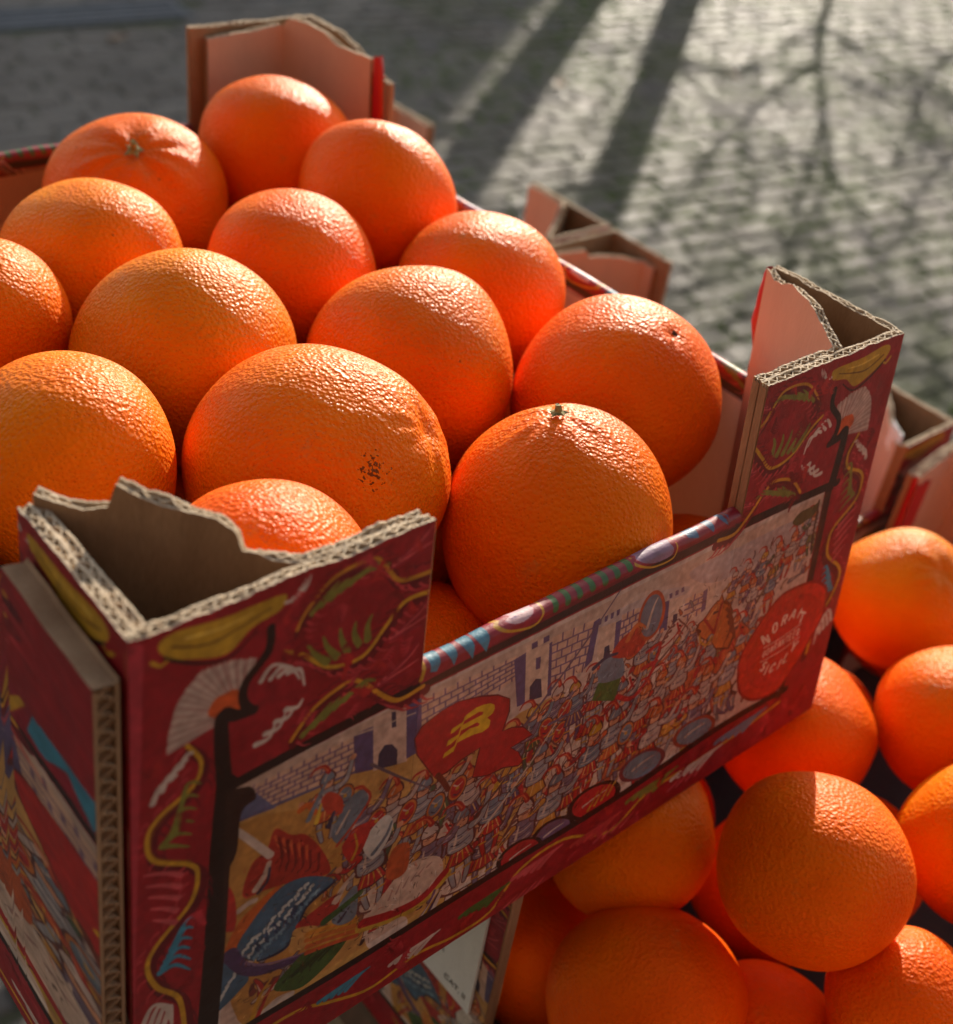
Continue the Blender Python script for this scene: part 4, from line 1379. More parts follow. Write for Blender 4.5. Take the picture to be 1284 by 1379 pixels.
def make_print():
    mt, nt, b = new_mat('printed_board')
    uv = N(nt, 'ShaderNodeUVMap', uv_map='print'); im = N(nt, 'ShaderNodeTexImage', image=PRINT); im.interpolation = 'Cubic'
    nt.links.new(uv.outputs[0], im.inputs[0])
    tc = N(nt, 'ShaderNodeTexCoord')
    n1 = noise_tex(nt, tc.outputs['Object'], 60, 5); n2 = noise_tex(nt, tc.outputs['Object'], 900, 2)
    r = ramp(nt, n1.outputs[0], [(.3, (.66, .62, .56)), (.7, (.88, .82, .74))])
    c = mixc(nt, 1.0, im.outputs[0], r.outputs[0], 'MULTIPLY')
    nt.links.new(c, b.inputs['Base Color'])
    rr = ramp(nt, n1.outputs[0], [(.3, (.42,)*3), (.7, (.62,)*3)]); nt.links.new(rr.outputs[0], b.inputs['Roughness'])
    wv = N(nt, 'ShaderNodeTexWave'); wv.inputs['Scale'].default_value = 32; wv.inputs['Distortion'].default_value = 1.5; nt.links.new(tc.outputs['Object'], wv.inputs[0])
    h = mathn(nt, 'ADD', mathn(nt, 'MULTIPLY', n1.outputs[0], 1.0), mathn(nt, 'MULTIPLY', n2.outputs[0], .12))
    h = mathn(nt, 'ADD', h, mathn(nt, 'MULTIPLY', wv.outputs[1], .05))
    nt.links.new(bumpn(nt, h, .0012, .7), b.inputs['Normal'])
    return mt
def make_board(name, c0, c1, rough=.8, scale=1.0, trans=0.0):
    mt, nt, b = new_mat(name); tc = N(nt, 'ShaderNodeTexCoord')
    mp = N(nt, 'ShaderNodeMapping'); mp.inputs['Scale'].default_value = (1, 1, .25); nt.links.new(tc.outputs['Object'], mp.inputs[0])
    n1 = noise_tex(nt, mp.outputs[0], 90*scale, 6, .65); n2 = noise_tex(nt, mp.outputs[0], 1100*scale, 3, .6)
    f = mathn(nt, 'ADD', mathn(nt, 'MULTIPLY', n1.outputs[0], .6), mathn(nt, 'MULTIPLY', n2.outputs[0], .4))
    r = ramp(nt, f, [(.32, c0), (.68, c1)]); nt.links.new(r.outputs[0], b.inputs['Base Color'])
    b.inputs['Roughness'].default_value = rough
    wv = N(nt, 'ShaderNodeTexWave', wave_type='BANDS', bands_direction='DIAGONAL'); wv.inputs['Scale'].default_value = 30; wv.inputs['Distortion'].default_value = 1.0; nt.links.new(mp.outputs[0], wv.inputs[0])
    h = mathn(nt, 'ADD', f, mathn(nt, 'MULTIPLY', wv.outputs[1], .12))
    nt.links.new(bumpn(nt, h, .0007, .6), b.inputs['Normal'])
    return mt
def translucent(mt, amount, col):
    nt = mt.node_tree; b = nt.nodes['Principled BSDF']; out = nt.nodes['Material Output']
    tr = N(nt, 'ShaderNodeBsdfTranslucent'); tr.inputs[0].default_value = (*col, 1); mx = N(nt, 'ShaderNodeMixShader'); mx.inputs[0].default_value = amount
    nt.links.new(b.outputs[0], mx.inputs[1]); nt.links.new(tr.outputs[0], mx.inputs[2]); nt.links.new(mx.outputs[0], out.inputs['Surface'])
M_PRINT = make_print()
M_KRAFT = make_board('kraft_board', (.25, .145, .072), (.41, .255, .14), .85)
M_FLUTE = make_board('torn_paper_edge', (.36, .26, .16), (.72, .58, .41), .9, 1.5)
M_COAT = make_board('coated_liner', (.70, .49, .37), (.82, .60, .46), .42, .7)
translucent(M_COAT, .30, (.95, .62, .40)); translucent(M_PRINT, .10, (.95, .45, .25)); translucent(M_KRAFT, .12, (.9, .5, .25))
M_DARK = make_board('gap_shade_board', (.035, .018, .016), (.06, .032, .026), .8)  # near-black colour stands in for the deep shade between the fruit
M_RED = make_board('red_liner', (.40, .012, .02), (.48, .02, .03), .35, .7)
M_LABEL = make_board('white_label', (.62, .62, .60), (.72, .72, .70), .6)

def make_orange(name, scar=None):
    mt, nt, b = new_mat(name)
    tc = N(nt, 'ShaderNodeTexCoord'); oi = N(nt, 'ShaderNodeObjectInfo')
    off = N(nt, 'ShaderNodeVectorMath', operation='ADD'); sc_ = N(nt, 'ShaderNodeVectorMath', operation='SCALE')
    cmb = N(nt, 'ShaderNodeCombineXYZ')
    for i in range(3): nt.links.new(oi.outputs['Random'], cmb.inputs[i])
    nt.links.new(cmb.outputs[0], sc_.inputs[0]); sc_.inputs['Scale'].default_value = 7.3
    nt.links.new(tc.outputs['Object'], off.inputs[0]); nt.links.new(sc_.outputs[0], off.inputs[1])
    v = off.outputs[0]
    big = noise_tex(nt, v, 28, 3, .5); fine = noise_tex(nt, v, 420, 3, .6)
    vor = N(nt, 'ShaderNodeTexVoronoi', feature='SMOOTH_F1'); vor.inputs['Scale'].default_value = 600; vor.inputs['Smoothness'].default_value = .55; nt.links.new(v, vor.inputs['Vector'])
    pores = N(nt, 'ShaderNodeTexVoronoi', feature='F1'); pores.inputs['Scale'].default_value = 640; nt.links.new(v, pores.inputs['Vector'])
    mid = noise_tex(nt, v, 150, 3, .55)
    tone = ramp(nt, big.outputs[0], [(.28, (.92, .80, .7)), (.5, (1.0, 1.0, 1.0)), (.74, (1.03, 1.26, 1.3))])
    c = mixc(nt, 1.0, oi.outputs['Color'], tone.outputs[0], 'MULTIPLY')
    pr = ramp(nt, pores.outputs['Distance'], [(.0, (.78, .70, .6)), (.35, (1, 1, 1))])
    c = mixc(nt, .6, c, pr.outputs[0], 'MULTIPLY')
    # dull tan scuffs
    sf = noise_tex(nt, v, 55, 6, .72); sm = ramp(nt, sf.outputs[0], [(.60, (0, 0, 0)), (.70, (.34,)*3)])
    c = mixc(nt, sm.outputs[0], c, (.50, .21, .05))
    # small brown freckles
    fr = N(nt, 'ShaderNodeTexVoronoi', feature='F1'); fr.inputs['Scale'].default_value = 75; nt.links.new(v, fr.inputs['Vector'])
    sel = mathn(nt, 'GREATER_THAN', N_sep(nt, fr.outputs['Color']), .86)
    dot = mathn(nt, 'MULTIPLY', mathn(nt, 'LESS_THAN', mathn(nt, 'ADD', fr.outputs['Distance'], mathn(nt, 'MULTIPLY', fine.outputs[0], .06)), .075), sel)
    c = mixc(nt, mathn(nt, 'MULTIPLY', dot, .6), c, (.12, .035, .01))
    if scar is not None:
        (p, rad) = scar
        dv = N(nt, 'ShaderNodeVectorMath', operation='DISTANCE'); nt.links.new(tc.outputs['Object'], dv.inputs[0]); dv.inputs[1].default_value = p
        s1 = noise_tex(nt, tc.outputs['Object'], 620, 2, .5); fall = mathn(nt, 'SUBTRACT', 1.0, mathn(nt, 'DIVIDE', dv.outputs['Value'], rad))
        msk = mathn(nt, 'GREATER_THAN', mathn(nt, 'ADD', s1.outputs[0], mathn(nt, 'MULTIPLY', fall, .22)), .685)
        msk = mathn(nt, 'MULTIPLY', msk, mathn(nt, 'GREATER_THAN', fall, 0.0))
        c = mixc(nt, mathn(nt, 'MULTIPLY', msk, .85), c, (.07, .018, .006))
    nt.links.new(c, b.inputs['Base Color'])
    b.inputs['Subsurface Weight'].default_value = .25; b.inputs['Subsurface Radius'].default_value = (1.0, .22, .03); b.inputs['Subsurface Scale'].default_value = .009
    rr = ramp(nt, mid.outputs[0], [(.3, (.38,)*3), (.7, (.54,)*3)]); nt.links.new(rr.outputs[0], b.inputs['Roughness'])
    b.inputs['Specular IOR Level'].default_value = .22; b.inputs['Specular Tint'].default_value = (1.0, .60, .28, 1)
    h = mathn(nt, 'ADD', mathn(nt, 'MULTIPLY', vor.outputs['Distance'], .8), mathn(nt, 'MULTIPLY', mid.outputs[0], .5))
    h = mathn(nt, 'ADD', h, mathn(nt, 'MULTIPLY', mathn(nt, 'MINIMUM', pores.outputs['Distance'], .35), .9))
    h = mathn(nt, 'ADD', h, mathn(nt, 'MULTIPLY', big.outputs[0], 1.2))
    nt.links.new(bumpn(nt, h, .0011, .75), b.inputs['Normal'])
    return mt
def N_sep(nt, c):
    s = N(nt, 'ShaderNodeSeparateColor'); nt.links.new(c, s.inputs[0]); return s.outputs[0]
M_ORANGE = make_orange('orange_peel')
def simple(name, c, rough=.7, sc=40, var=.25, bump=.0006, metal=0.0):
    mt, nt, b = new_mat(name); tc = N(nt, 'ShaderNodeTexCoord'); n = noise_tex(nt, tc.outputs['Object'], sc, 5, .6)
    r = ramp(nt, n.outputs[0], [(.3, tuple(v*(1-var) for v in c)), (.7, tuple(min(1, v*(1+var)) for v in c))]); nt.links.new(r.outputs[0], b.inputs['Base Color'])
    b.inputs['Roughness'].default_value = rough; b.inputs['Metallic'].default_value = metal
    nt.links.new(bumpn(nt, n.outputs[0], bump, .8), b.inputs['Normal']); return mt
M_STEM = simple('dry_green_stem', (.25, .215, .07), .75, 700, .5)
M_SCAR = simple('brown_stem_scar', (.10, .035, .012), .85, 800, .5)
M_WOOD = simple('grey_wood', (.22, .16, .10), .8, 30, .35)
M_BARK = simple('bark', (.12, .095, .07), .95, 14, .45, .02)
M_RENDER = simple('plaster', (.50, .46, .40), .9, 3, .15, .003)
M_BRICK = simple('dark_brick', (.075, .045, .035), .9, 9, .35, .006)
M_OCHRE = simple('ochre_plaster', (.42, .29, .14), .9, 3, .15, .003)
M_GLASS = simple('dark_window', (.03, .035, .04), .08, 3, .2, .0001)
M_ROOF = simple('roof_tile', (.25, .10, .06), .85, 8, .3, .01)
M_IRON = simple('cast_iron', (.085, .095, .11), .5, 40, .3, .001)
M_LEAF = simple('dry_leaf', (.34, .22, .13), .55, 120, .35)
M_INK = simple('printing_ink', (.16, .16, .16), .7)

# ------------------------------------------------------------------ mesh helpers
class MB:
    def __init__(s): s.v = []; s.f = []; s.m = []; s.uv = []
    def vert(s, x, y, z): s.v.append((x, y, z)); return len(s.v)-1
    def face(s, ids, mat=0, uv=None): s.f.append(tuple(ids)); s.m.append(mat); s.uv.append(uv or [(0.02, .5)]*len(ids))
    def box(s, x0, y0, z0, x1, y1, z1, mat=0):
        i = [s.vert(x, y, z) for z in (z0, z1) for x, y in ((x0, y0), (x1, y0), (x1, y1), (x0, y1))]
        for q in ((0, 3, 2, 1), (4, 5, 6, 7), (0, 1, 5, 4), (1, 2, 6, 5), (2, 3, 7, 6), (3, 0, 4, 7)): s.face([i[k] for k in q], mat)
    def build(s, name, mats, parent=None, smooth=False, warp=None):
        me = bpy.data.meshes.new(name)
        vv = [warp(*p) for p in s.v] if warp else s.v
        me.from_pydata([(x*U, y*U, z*U) for x, y, z in vv], [], s.f)
        for mt in mats: me.materials.append(mt)
        me.polygons.foreach_set('material_index', s.m)
        ul = me.uv_layers.new(name='print'); flat = [c for q in s.uv for p in q for c in p]
        ul.data.foreach_set('uv', flat)
        if smooth: me.polygons.foreach_set('use_smooth', [True]*len(s.f))
        me.update(); o = bpy.data.objects.new(name, me); COL.objects.link(o)
        if parent is not None: o.parent = parent
        return o
def empty(name, loc, rz=0.0):
    o = bpy.data.objects.new(name, None); COL.objects.link(o); o.location = loc; o.rotation_euler = (0, 0, rz); o.empty_display_size = .05; return o
def tag(o, label=None, cat=None, group=None, kind=None):
    for k, v in (('label', label), ('category', cat), ('group', group), ('kind', kind)):
        if v: o[k] = v
    return o

def lerp_profile(pts, t):
    for (a, va), (b, vb) in zip(pts, pts[1:]):
        if a <= t <= b: return va+(vb-va)*((t-a)/max(b-a, 1e-9))
    return pts[-1][1]
def fluted(mb, path, t0, t1, z0, ztop, mats, pos, uvf=None, step=.00175, period=.0135, seed=0, single=False, fray=.0016):
    """A corrugated board standing on a plan path: two liners and a wavy medium between. mats = (outer, inner, edge/medium)."""
    P = [Vector((a, b)) for a, b in path]; S = []; acc = 0.0
    segs = [(P[i+1]-P[i]) for i in range(len(P)-1)]; tot = sum(q.length for q in segs)
    for i, d in enumerate(segs):
        L = d.length; n = max(1, int(L/step)); u = d.normalized(); nr = Vector((u.y, -u.x))
        for k in range(n):
            if k == 0 and i > 0:
                up_ = segs[i-1].normalized(); mm = Vector((up_.y, -up_.x))+nr; mm = mm/max(mm.dot(nr), .3); S.append((P[i], mm, acc))
            else: S.append((P[i]+u*(L*k/n), nr, acc+L*k/n))
        acc += L
    u = segs[-1].normalized(); S.append((P[-1], Vector((u.y, -u.x)), acc))
    lt = .0023
    def layer(offf, th, mo, mi, sd, lo):
        rg = random.Random(sd); prev = None; nz = 0.0
        for k, (p, nr, s) in enumerate(S):
            nz = .86*nz+rg.uniform(-1, 1)*fray*.35
            zt = ztop(s/tot)+nz+noise.noise((s*30, sd*3.1, 0))*fray*1.5
            zb = lo if lo is not None else z0
            c = offf(s); a = p+nr*(c-th/2); b_ = p+nr*(c+th/2)
            A, B = pos(a.x, a.y), pos(b_.x, b_.y)
            ids = [mb.vert(A[0], A[1], zb), mb.vert(A[0], A[1], zt), mb.vert(B[0], B[1], zt), mb.vert(B[0], B[1], zb)]
            uvs = [uvf(A[0], A[1], zb), uvf(A[0], A[1], zt)] if uvf else None
            if prev:
                q, qu = prev
                mb.face((q[0], ids[0], ids[1], q[1]), mo, [qu[0], uvs[0], uvs[1], qu[1]] if uvf else None)
                mb.face((q[1], ids[1], ids[2], q[2]), 2)
                mb.face((q[2], ids[2], ids[3], q[3]), mi)
            if k in (0, len(S)-1): mb.face(ids, 3)
            prev = (ids, uvs)
    for k, sg in ((0, 1), (-1, -1)):
        p, nr, s = S[k]; tn = Vector((nr.y, -nr.x))*.0012*-sg; zt = ztop(s/tot)-.003
        qa, qb = p+nr*(t0+.001)-tn, p+nr*(t1-.001)-tn; A, B = pos(qa.x, qa.y), pos(qb.x, qb.y)
        mb.face([mb.vert(A[0], A[1], z0), mb.vert(A[0], A[1], zt), mb.vert(B[0], B[1], zt), mb.vert(B[0], B[1], z0)], 3)
    layer(lambda s: t0+lt/2, lt, 0, 2, seed*7+1, None)
    layer(lambda s: t1-lt/2, lt, 2, 1, seed*7+2, None)
    if not single:
        am = (t1-t0)/2-lt*1.15; md = (t0+t1)/2
        layer(lambda s: md+am*(.82+.3*noise.noise((s*18, seed, 2.0)))*math.sin(2*math.pi*s/period+seed+1.6*noise.noise((s*9, seed, 7.0))), .0019, 2, 2, seed*7+3, None)

def wall(mb, p0, p1, inward, h, thick, uvf, strip=.036, n=24, r=.006, seed=0):
    """Low wall of a crate: board folded over at the top so that the print wraps to the inside. p0-p1 in plan, inward unit vector."""
    d = Vector(p1)-Vector(p0)
    prof = [(0, 0, 0)]
    zc = h-r
    prof.append((0, zc*.5, 0)); prof.append((0, zc, 0))
    for k in range(1, 7):
        a = math.pi*k/7; prof.append((thick/2-math.cos(a)*thick/2, zc+math.sin(a)*r, 0))
    prof += [(thick, zc, 0), (thick, h-strip, 0), (thick, h-strip, 1), (thick-.001, 0, 1)]
    prev = None
    for i in range(n+1):
        t = i/n; q = Vector(p0)+d*t; wob = noise.noise((t*4.0, seed*5.7, 1.3))*.0035*math.sin(math.pi*t); row = []
        for (o, z, m_) in prof:
            hz = z+(noise.noise((t*7.0, seed*2.3, 4.0))*.004 if z > h*.8 else 0)
            x, y = q.x+inward[0]*(o+wob*(z/h)), q.y+inward[1]*(o+wob*(z/h))
            v = hz if o < thick*.5 else (2*h-hz-.002 if hz > h-strip-.001 else 0)
            v = h-abs(h-v) if o >= thick*.5 else v
            row.append((mb.vert(x, y, hz), uvf(q.x, q.y, v)))
        if prev:
            for k in range(len(row)-1):
                mi = prof[k+1][2]
                mb.face((prev[k][0], row[k][0], row[k+1][0], prev[k+1][0]), 1 if mi else 0, [prev[k][1], row[k][1], row[k+1][1], prev[k+1][1]])
        prev = row

def make_crate(loc, rz, Wd, D, H, h, label, group, warp=None, a=.285, b=.20, fine=True, posts=None, seed=0, inner=None):
    root = empty('orange_crate', loc, rz); tag(root, label, 'crate', group)
    def vmap(z): return (z/h*.4376 if z <= h else .4376+(z-h)/(H-h)*(.5982-.4376))/.6
    def uv_x(flip):
        return lambda x, y, z: ((1-x/Wd) if flip else x/Wd, vmap(z))
    def uv_y(flip):
        return lambda x, y, z: ((1-y/D) if flip else y/D, vmap(z))
    st = .00175 if fine else .0045
    mats = [M_PRINT, M_COAT, M_FLUTE]
    posts = posts or {}
    for cn, (mx, my) in {'FL': (0, 0), 'FR': (1, 0), 'BL': (0, 1), 'BR': (1, 1)}.items():
        q = posts.get(cn, {}); aa, bb = q.get('a', a), q.get('b', b)
        pos = lambda u, v, mx=mx, my=my: ((Wd-u) if mx else u, (D-v) if my else v)
        def uvp(x, y, z, mx=mx, my=my):
            # one flat print carried round the corner: x face first, then the side face
            onx = abs((y-D) if my else y) < .004
            return (x/Wd if not my else 1-x/Wd, vmap(z)) if onx else (((1-y/D) if not mx else y/D), vmap(z))
        mb = MB(); sd = seed*40+len(cn)+mx*5+my*11
        topf = lambda t: H
        fluted(mb, [(aa, 0), (0, 0), (0, bb+q.get('ext', 0.0))], 0, .0112, 0, lambda t, q=q: H+lerp_profile(q.get('otop', [(0, 0), (1, 0)]), t), mats, pos, uvp, st, .0135 if fine else .02, sd)
        po = mb.build('corner_post', [M_PRINT, M_KRAFT, M_FLUTE, M_KRAFT], root, warp=warp)
        mf = MB(); fr = q.get('meet', .5)*aa; fa = aa-q.get('short', .002)
        fp = q.get('fpath', [(fa, .0122), (fr, .0122), (.0125, bb-.004)])
        prof = q.get('ftop', [(0, 0), (.4, 0), (.5, .02), (.62, .03), (.7, .012), (.8, .004), (1, .0)])
        fluted(mf, fp, 0, .0105, 0, lambda t, prof=prof: H-.002+lerp_profile(prof, t), mats, pos, None, st, .0125 if fine else .02, sd+3, fray=.002)
        mf.build('inner_flap', [q.get('fout', M_KRAFT), q.get('fin', M_COAT), M_FLUTE, q.get('fcap', M_KRAFT)], po, warp=warp)
        if q.get('double'):
            md = MB(); fluted(md, [(.012, .014), (.012, bb)], 0, .0105, H-.35, lambda t: H-.003, mats, pos, None, st, .0135, sd+9)
            md.build('liner_board', [M_KRAFT, M_KRAFT, M_FLUTE, M_KRAFT], po, warp=warp)
        if q.get('strip'):
            mm = MB(); sw = q['strip']; n0 = 12
            for k in range(n0):
                va, vb = bb-sw+sw*k/n0, bb-sw+sw*(k+1)/n0; za = H-.026-.012*noise.noise((k*.4, 1, sd)); zb2 = H-.026-.012*noise.noise((k*.4+.4, 1, sd))
                mm.face([mm.vert(*pos(.0264, va), H-.5), mm.vert(*pos(.0264, vb), H-.5), mm.vert(*pos(.0264, vb), zb2-.02), mm.vert(*pos(.0264, va), za-.02)], 0)
                mm.face([mm.vert(*pos(.0264, va), za-.02), mm.vert(*pos(.0264, vb), zb2-.02), mm.vert(*pos(.025, vb), zb2-.021), mm.vert(*pos(.025, va), za-.021)], 0)
            mm.build('red_edge', [M_RED], po, warp=warp)
        if q.get('fold'):
            # turned-over red end of the flap
            z1, wd_, thk = q['fold']; mm = MB(); nn = 14; prev = None
            for i in range(nn+1):
                t = i/nn; z = H-.004-t*z1; ww = wd_*(.45+.55*math.sin(min(1, t*1.4)*math.pi)**.6 if t < .72 else .45)+noise.noise((t*5, 2.2, sd))*.004
                pts = [(.004, bb), (.004, bb+ww*.6), (.010, bb+ww), (.016, bb+ww*.6), (.018, bb)]
                row = [mm.vert(*pos(u_, v_), z) for u_, v_ in pts]
                if prev:
                    for k in range(4): mm.face((prev[k], row[k], row[k+1], prev[k+1]), 0)
                prev = row
            mm.build('folded_edge', [M_RED], po, smooth=True, warp=warp)
    af = lambda c, k, d: posts.get(c, {}).get(k, d)
    t = .018
    for nm, p0, p1, inn, uvf, sd in (('front_wall', (af('FL', 'a', a)+.0002, 0), (Wd-af('FR', 'a', a)-.0002, 0), (0, 1), uv_x(False), 1), ('back_wall', (af('BL', 'a', a)+.0002, D), (Wd-af('BR', 'a', a)-.0002, D), (0, -1), uv_x(True), 2),
                                 ('side_wall', (0, af('FL', 'b', b)+.001), (0, D-af('BL', 'b', b)-.001), (1, 0), uv_y(True), 3), ('side_wall', (Wd, af('FR', 'b', b)+.001), (Wd, D-af('BR', 'b', b)-.001), (-1, 0), uv_y(False), 4)):
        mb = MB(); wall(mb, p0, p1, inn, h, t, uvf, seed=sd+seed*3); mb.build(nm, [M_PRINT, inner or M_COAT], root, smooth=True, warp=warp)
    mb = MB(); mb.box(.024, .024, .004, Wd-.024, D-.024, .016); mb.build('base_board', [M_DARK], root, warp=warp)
    return root

# ------------------------------------------------------------------ setting: ground and paving
def make_ground():
    mt, nt, b = new_mat('earth_and_moss_in_joints'); tc = N(nt, 'ShaderNodeTexCoord')
    n = noise_tex(nt, tc.outputs['Object'], 1.6, 5, .6); n2 = noise_tex(nt, tc.outputs['Object'], 45, 5, .7)
    f = mathn(nt, 'ADD', mathn(nt, 'MULTIPLY', n.outputs[0], .65), mathn(nt, 'MULTIPLY', n2.outputs[0], .35))
    r = ramp(nt, f, [(.40, (.085, .075, .06)), (.50, (.095, .092, .05)), (.62, (.095, .12, .035))]); nt.links.new(r.outputs[0], b.inputs['Base Color'])
    b.inputs['Roughness'].default_value = .95; nt.links.new(bumpn(nt, n2.outputs[0], .02, 1.0), b.inputs['Normal'])
    me = bpy.data.meshes.new('ground'); s = 400
    me.from_pydata([(-s, -s, 0), (s, -s, 0), (s, s, 0), (-s, s, 0)], [], [(0, 1, 2, 3)]); me.materials.append(mt)
    o = bpy.data.objects.new('ground', me); COL.objects.link(o); tag(o, kind='structure'); return o
ground = make_ground()
def make_paver_mat():
    mt, nt, b = new_mat('worn_concrete_paver'); tc = N(nt, 'ShaderNodeTexCoord'); g = N(nt, 'ShaderNodeNewGeometry')
    oi = N(nt, 'ShaderNodeObjectInfo')
    p = g.outputs['Position']
    n1 = noise_tex(nt, p, 2.2, 4, .6); n2 = noise_tex(nt, p, 26, 6, .7); n3 = noise_tex(nt, p, 240, 3, .6)
    f = mathn(nt, 'ADD', mathn(nt, 'MULTIPLY', n1.outputs[0], .42), mathn(nt, 'ADD', mathn(nt, 'MULTIPLY', n2.outputs[0], .38), mathn(nt, 'MULTIPLY', n3.outputs[0], .25)))
    r = ramp(nt, f, [(.36, (.115, .102, .088)), (.52, (.19, .168, .146)), (.66, (.26, .232, .20))])
    tone = ramp(nt, g.outputs['Random Per Island'], [(0, (.86, .86, .88)), (1, (1.10, 1.07, 1.02))])
    c = mixc(nt, 1.0, r.outputs[0], tone.outputs[0], 'MULTIPLY')
    ms = noise_tex(nt, p, 3.2, 6, .7); msk = ramp(nt, ms.outputs[0], [(.40, (0, 0, 0)), (.60, (.85,)*3)])
    sp = N(nt, 'ShaderNodeSeparateXYZ'); nt.links.new(p, sp.inputs[0]); side = mathn(nt, 'SUBTRACT', sp.outputs[0], mathn(nt, 'MULTIPLY', sp.outputs[1], .45))
    mr = N(nt, 'ShaderNodeMapRange'); nt.links.new(side, mr.inputs[0]); mr.inputs[1].default_value = 2.4*U; mr.inputs[2].default_value = 6.0*U
    c = mixc(nt, mathn(nt, 'MULTIPLY', msk.outputs[0], mr.outputs[0]), c, (.075, .088, .03))
    nt.links.new(c, b.inputs['Base Color']); b.inputs['Specular IOR Level'].default_value = .22
    rr = ramp(nt, n2.outputs[0], [(.38, (.38,)*3), (.55, (.8,)*3)]); nt.links.new(rr.outputs[0], b.inputs['Roughness'])
    h = mathn(nt, 'ADD', n2.outputs[0], mathn(nt, 'MULTIPLY', n3.outputs[0], .35)); nt.links.new(bumpn(nt, h, .016, .9), b.inputs['Normal'])
    return mt
M_PAVER = make_paver_mat()
PL, PW, PJ = .57, .285, .028
rdir = math.atan2(-.116, .993)
def paver_mesh(mb, cx, cy, cz, rnd, rot=0.0, lx=PL-PJ, ly=PW-PJ):
    ca, sa = math.cos(rot), math.sin(rot); tx, ty = rnd.gauss(0, .02), rnd.gauss(0, .032); bv = .018
    def vv(x, y, z): return mb.vert(cx+x*ca-y*sa, cy+x*sa+y*ca, cz+z+x*tx+y*ty)
    X, Y = lx/2, ly/2; j = lambda: rnd.uniform(-.006, .006)
    b0 = [vv(x, y, -.06) for x, y in ((-X, -Y), (X, -Y), (X, Y), (-X, Y))]
    b1 = [vv(x+j(), y+j(), .008) for x, y in ((-X, -Y), (X, -Y), (X, Y), (-X, Y))]
    b2 = [vv(x+j(), y+j(), .020) for x, y in ((-X+bv, -Y+bv), (X-bv, -Y+bv), (X-bv, Y-bv), (-X+bv, Y-bv))]
    for k in range(4):
        l = (k+1) % 4; mb.face((b0[k], b0[l], b1[l], b1[k])); mb.face((b1[k], b1[l], b2[l], b2[k]))
    mb.face(b2)
CU = Vector((-0.2933, -0.62839))
def in_view(x, y):
    q = Vector((x+0.2933, y+0.62839, -GZ-1.25073)); z = q.dot(fw)
    if z < .3: return None
    px = 642+1680.36*q.dot(rx)/z; py = 689.5-1680.36*q.dot(up)/z
    return px, py, z
ROWOFF = {r: (.5 if r % 2 else 0)+random.Random(r*7+3).uniform(-.22, .22) for r in range(-40, 120)}
def build_paving():
    cand = []; ca, sa = math.cos(rdir), math.sin(rdir); rr = random.Random(11)
    for r in range(-30, 95):
        for k in range(-30, 70):
            x_ = (k+ROWOFF[r])*PL; y_ = r*PW
            x, y = x_*ca-y_*sa, x_*sa+y_*ca
            q = in_view(x, y)
            drain = (2.2 < x < 7.3 and abs((y-12.87)+.06*(x-6)) < .42)
            if drain: continue
            seen = q is not None and -60 < q[0] < 1344 and -30 < q[1] < 1420
            near = -6 < x < 24 and -6 < y < 22
            if not near: continue
            # hidden under the stall as seen from the lens: lower priority
            hidden = q is not None and (q[1] > 300 and q[0] < 1130-0*q[1] and not (q[0] < 40 and q[1] > 1280)) and q[1] > (190 if q[0] < 260 else 265+.6*(q[0]-620))
            cand.append((0 if (seen and not hidden) else 1, q[2] if q else 99, x, y))
    cand.sort(); protos = []
    for k in range(8):
        mb = MB(); paver_mesh(mb, 0, 0, 0, random.Random(50+k)); o = mb.build('paver', [M_PAVER]); protos.append(o.data)
        bpy.data.objects.remove(o)
    for i, (pr, zz, x, y) in enumerate(cand[:300]):
        o = bpy.data.objects.new('paver', protos[rr.randrange(8)]); COL.objects.link(o); o.parent = ground
        o.location = (x*U, y*U, rr.uniform(-.006, .006)*U); o.rotation_euler = (0, 0, rdir+rr.gauss(0, .012)+(math.pi if rr.random() < .5 else 0))
    mb = MB()
    for (pr, zz, x, y) in cand[300:]: paver_mesh(mb, x, y, rr.uniform(-.006, .006), rr, rdir+rr.gauss(0, .012))
    far = mb.build('distant_pavers', [M_PAVER], ground); tag(far, kind='stuff')
build_paving()
def build_moss():
    # tufts of moss and short grass standing in the joints
    mt = simple('moss', (.13, .20, .03), .95, 60, .5, .004); mb = MB(); rr = random.Random(3); ca, sa = math.cos(rdir), math.sin(rdir)
    for i in range(26000):
        r = rr.randrange(-4, 60); x_ = rr.uniform(2, 22); y_ = (r+.5)*PW+rr.gauss(0, .012)
        if rr.random() < .3: k = round(x_/PL); x_ = (k+.5+ROWOFF[r])*PL+rr.gauss(0, .012); y_ = (r+rr.uniform(-.5, .5))*PW
        x, y = x_*ca-y_*sa, x_*sa+y_*ca
        if noise.noise((x*.55, y*.55, 3.0))+.12*noise.noise((x*3, y*3, 1)) < -.06+.10*max(0, 7-x)/4: continue
        if rr.random() > (x-.45*y-2.0)/3.5: continue
        q = in_view(x, y)
        if q is None or not (-20 < q[0] < 1300 and -20 < q[1] < 760): continue
        s = rr.uniform(.015, .034); h_ = rr.uniform(.03, .06)
        c = mb.vert(x+rr.gauss(0, .006), y+rr.gauss(0, .006), h_)
        ring = [mb.vert(x+s*math.cos(a)*rr.uniform(.7, 1.5), y+s*math.sin(a)*rr.uniform(.6, 1), .0) for a in (0, 1.26, 2.5, 3.77, 5.0)]
        for k in range(5): mb.face((ring[k], ring[(k+1) % 5], c))
    o = mb.build('joint_moss', [mt]); tag(o, 'green moss growing in the joints of the paving', 'moss', kind='stuff')
build_moss()

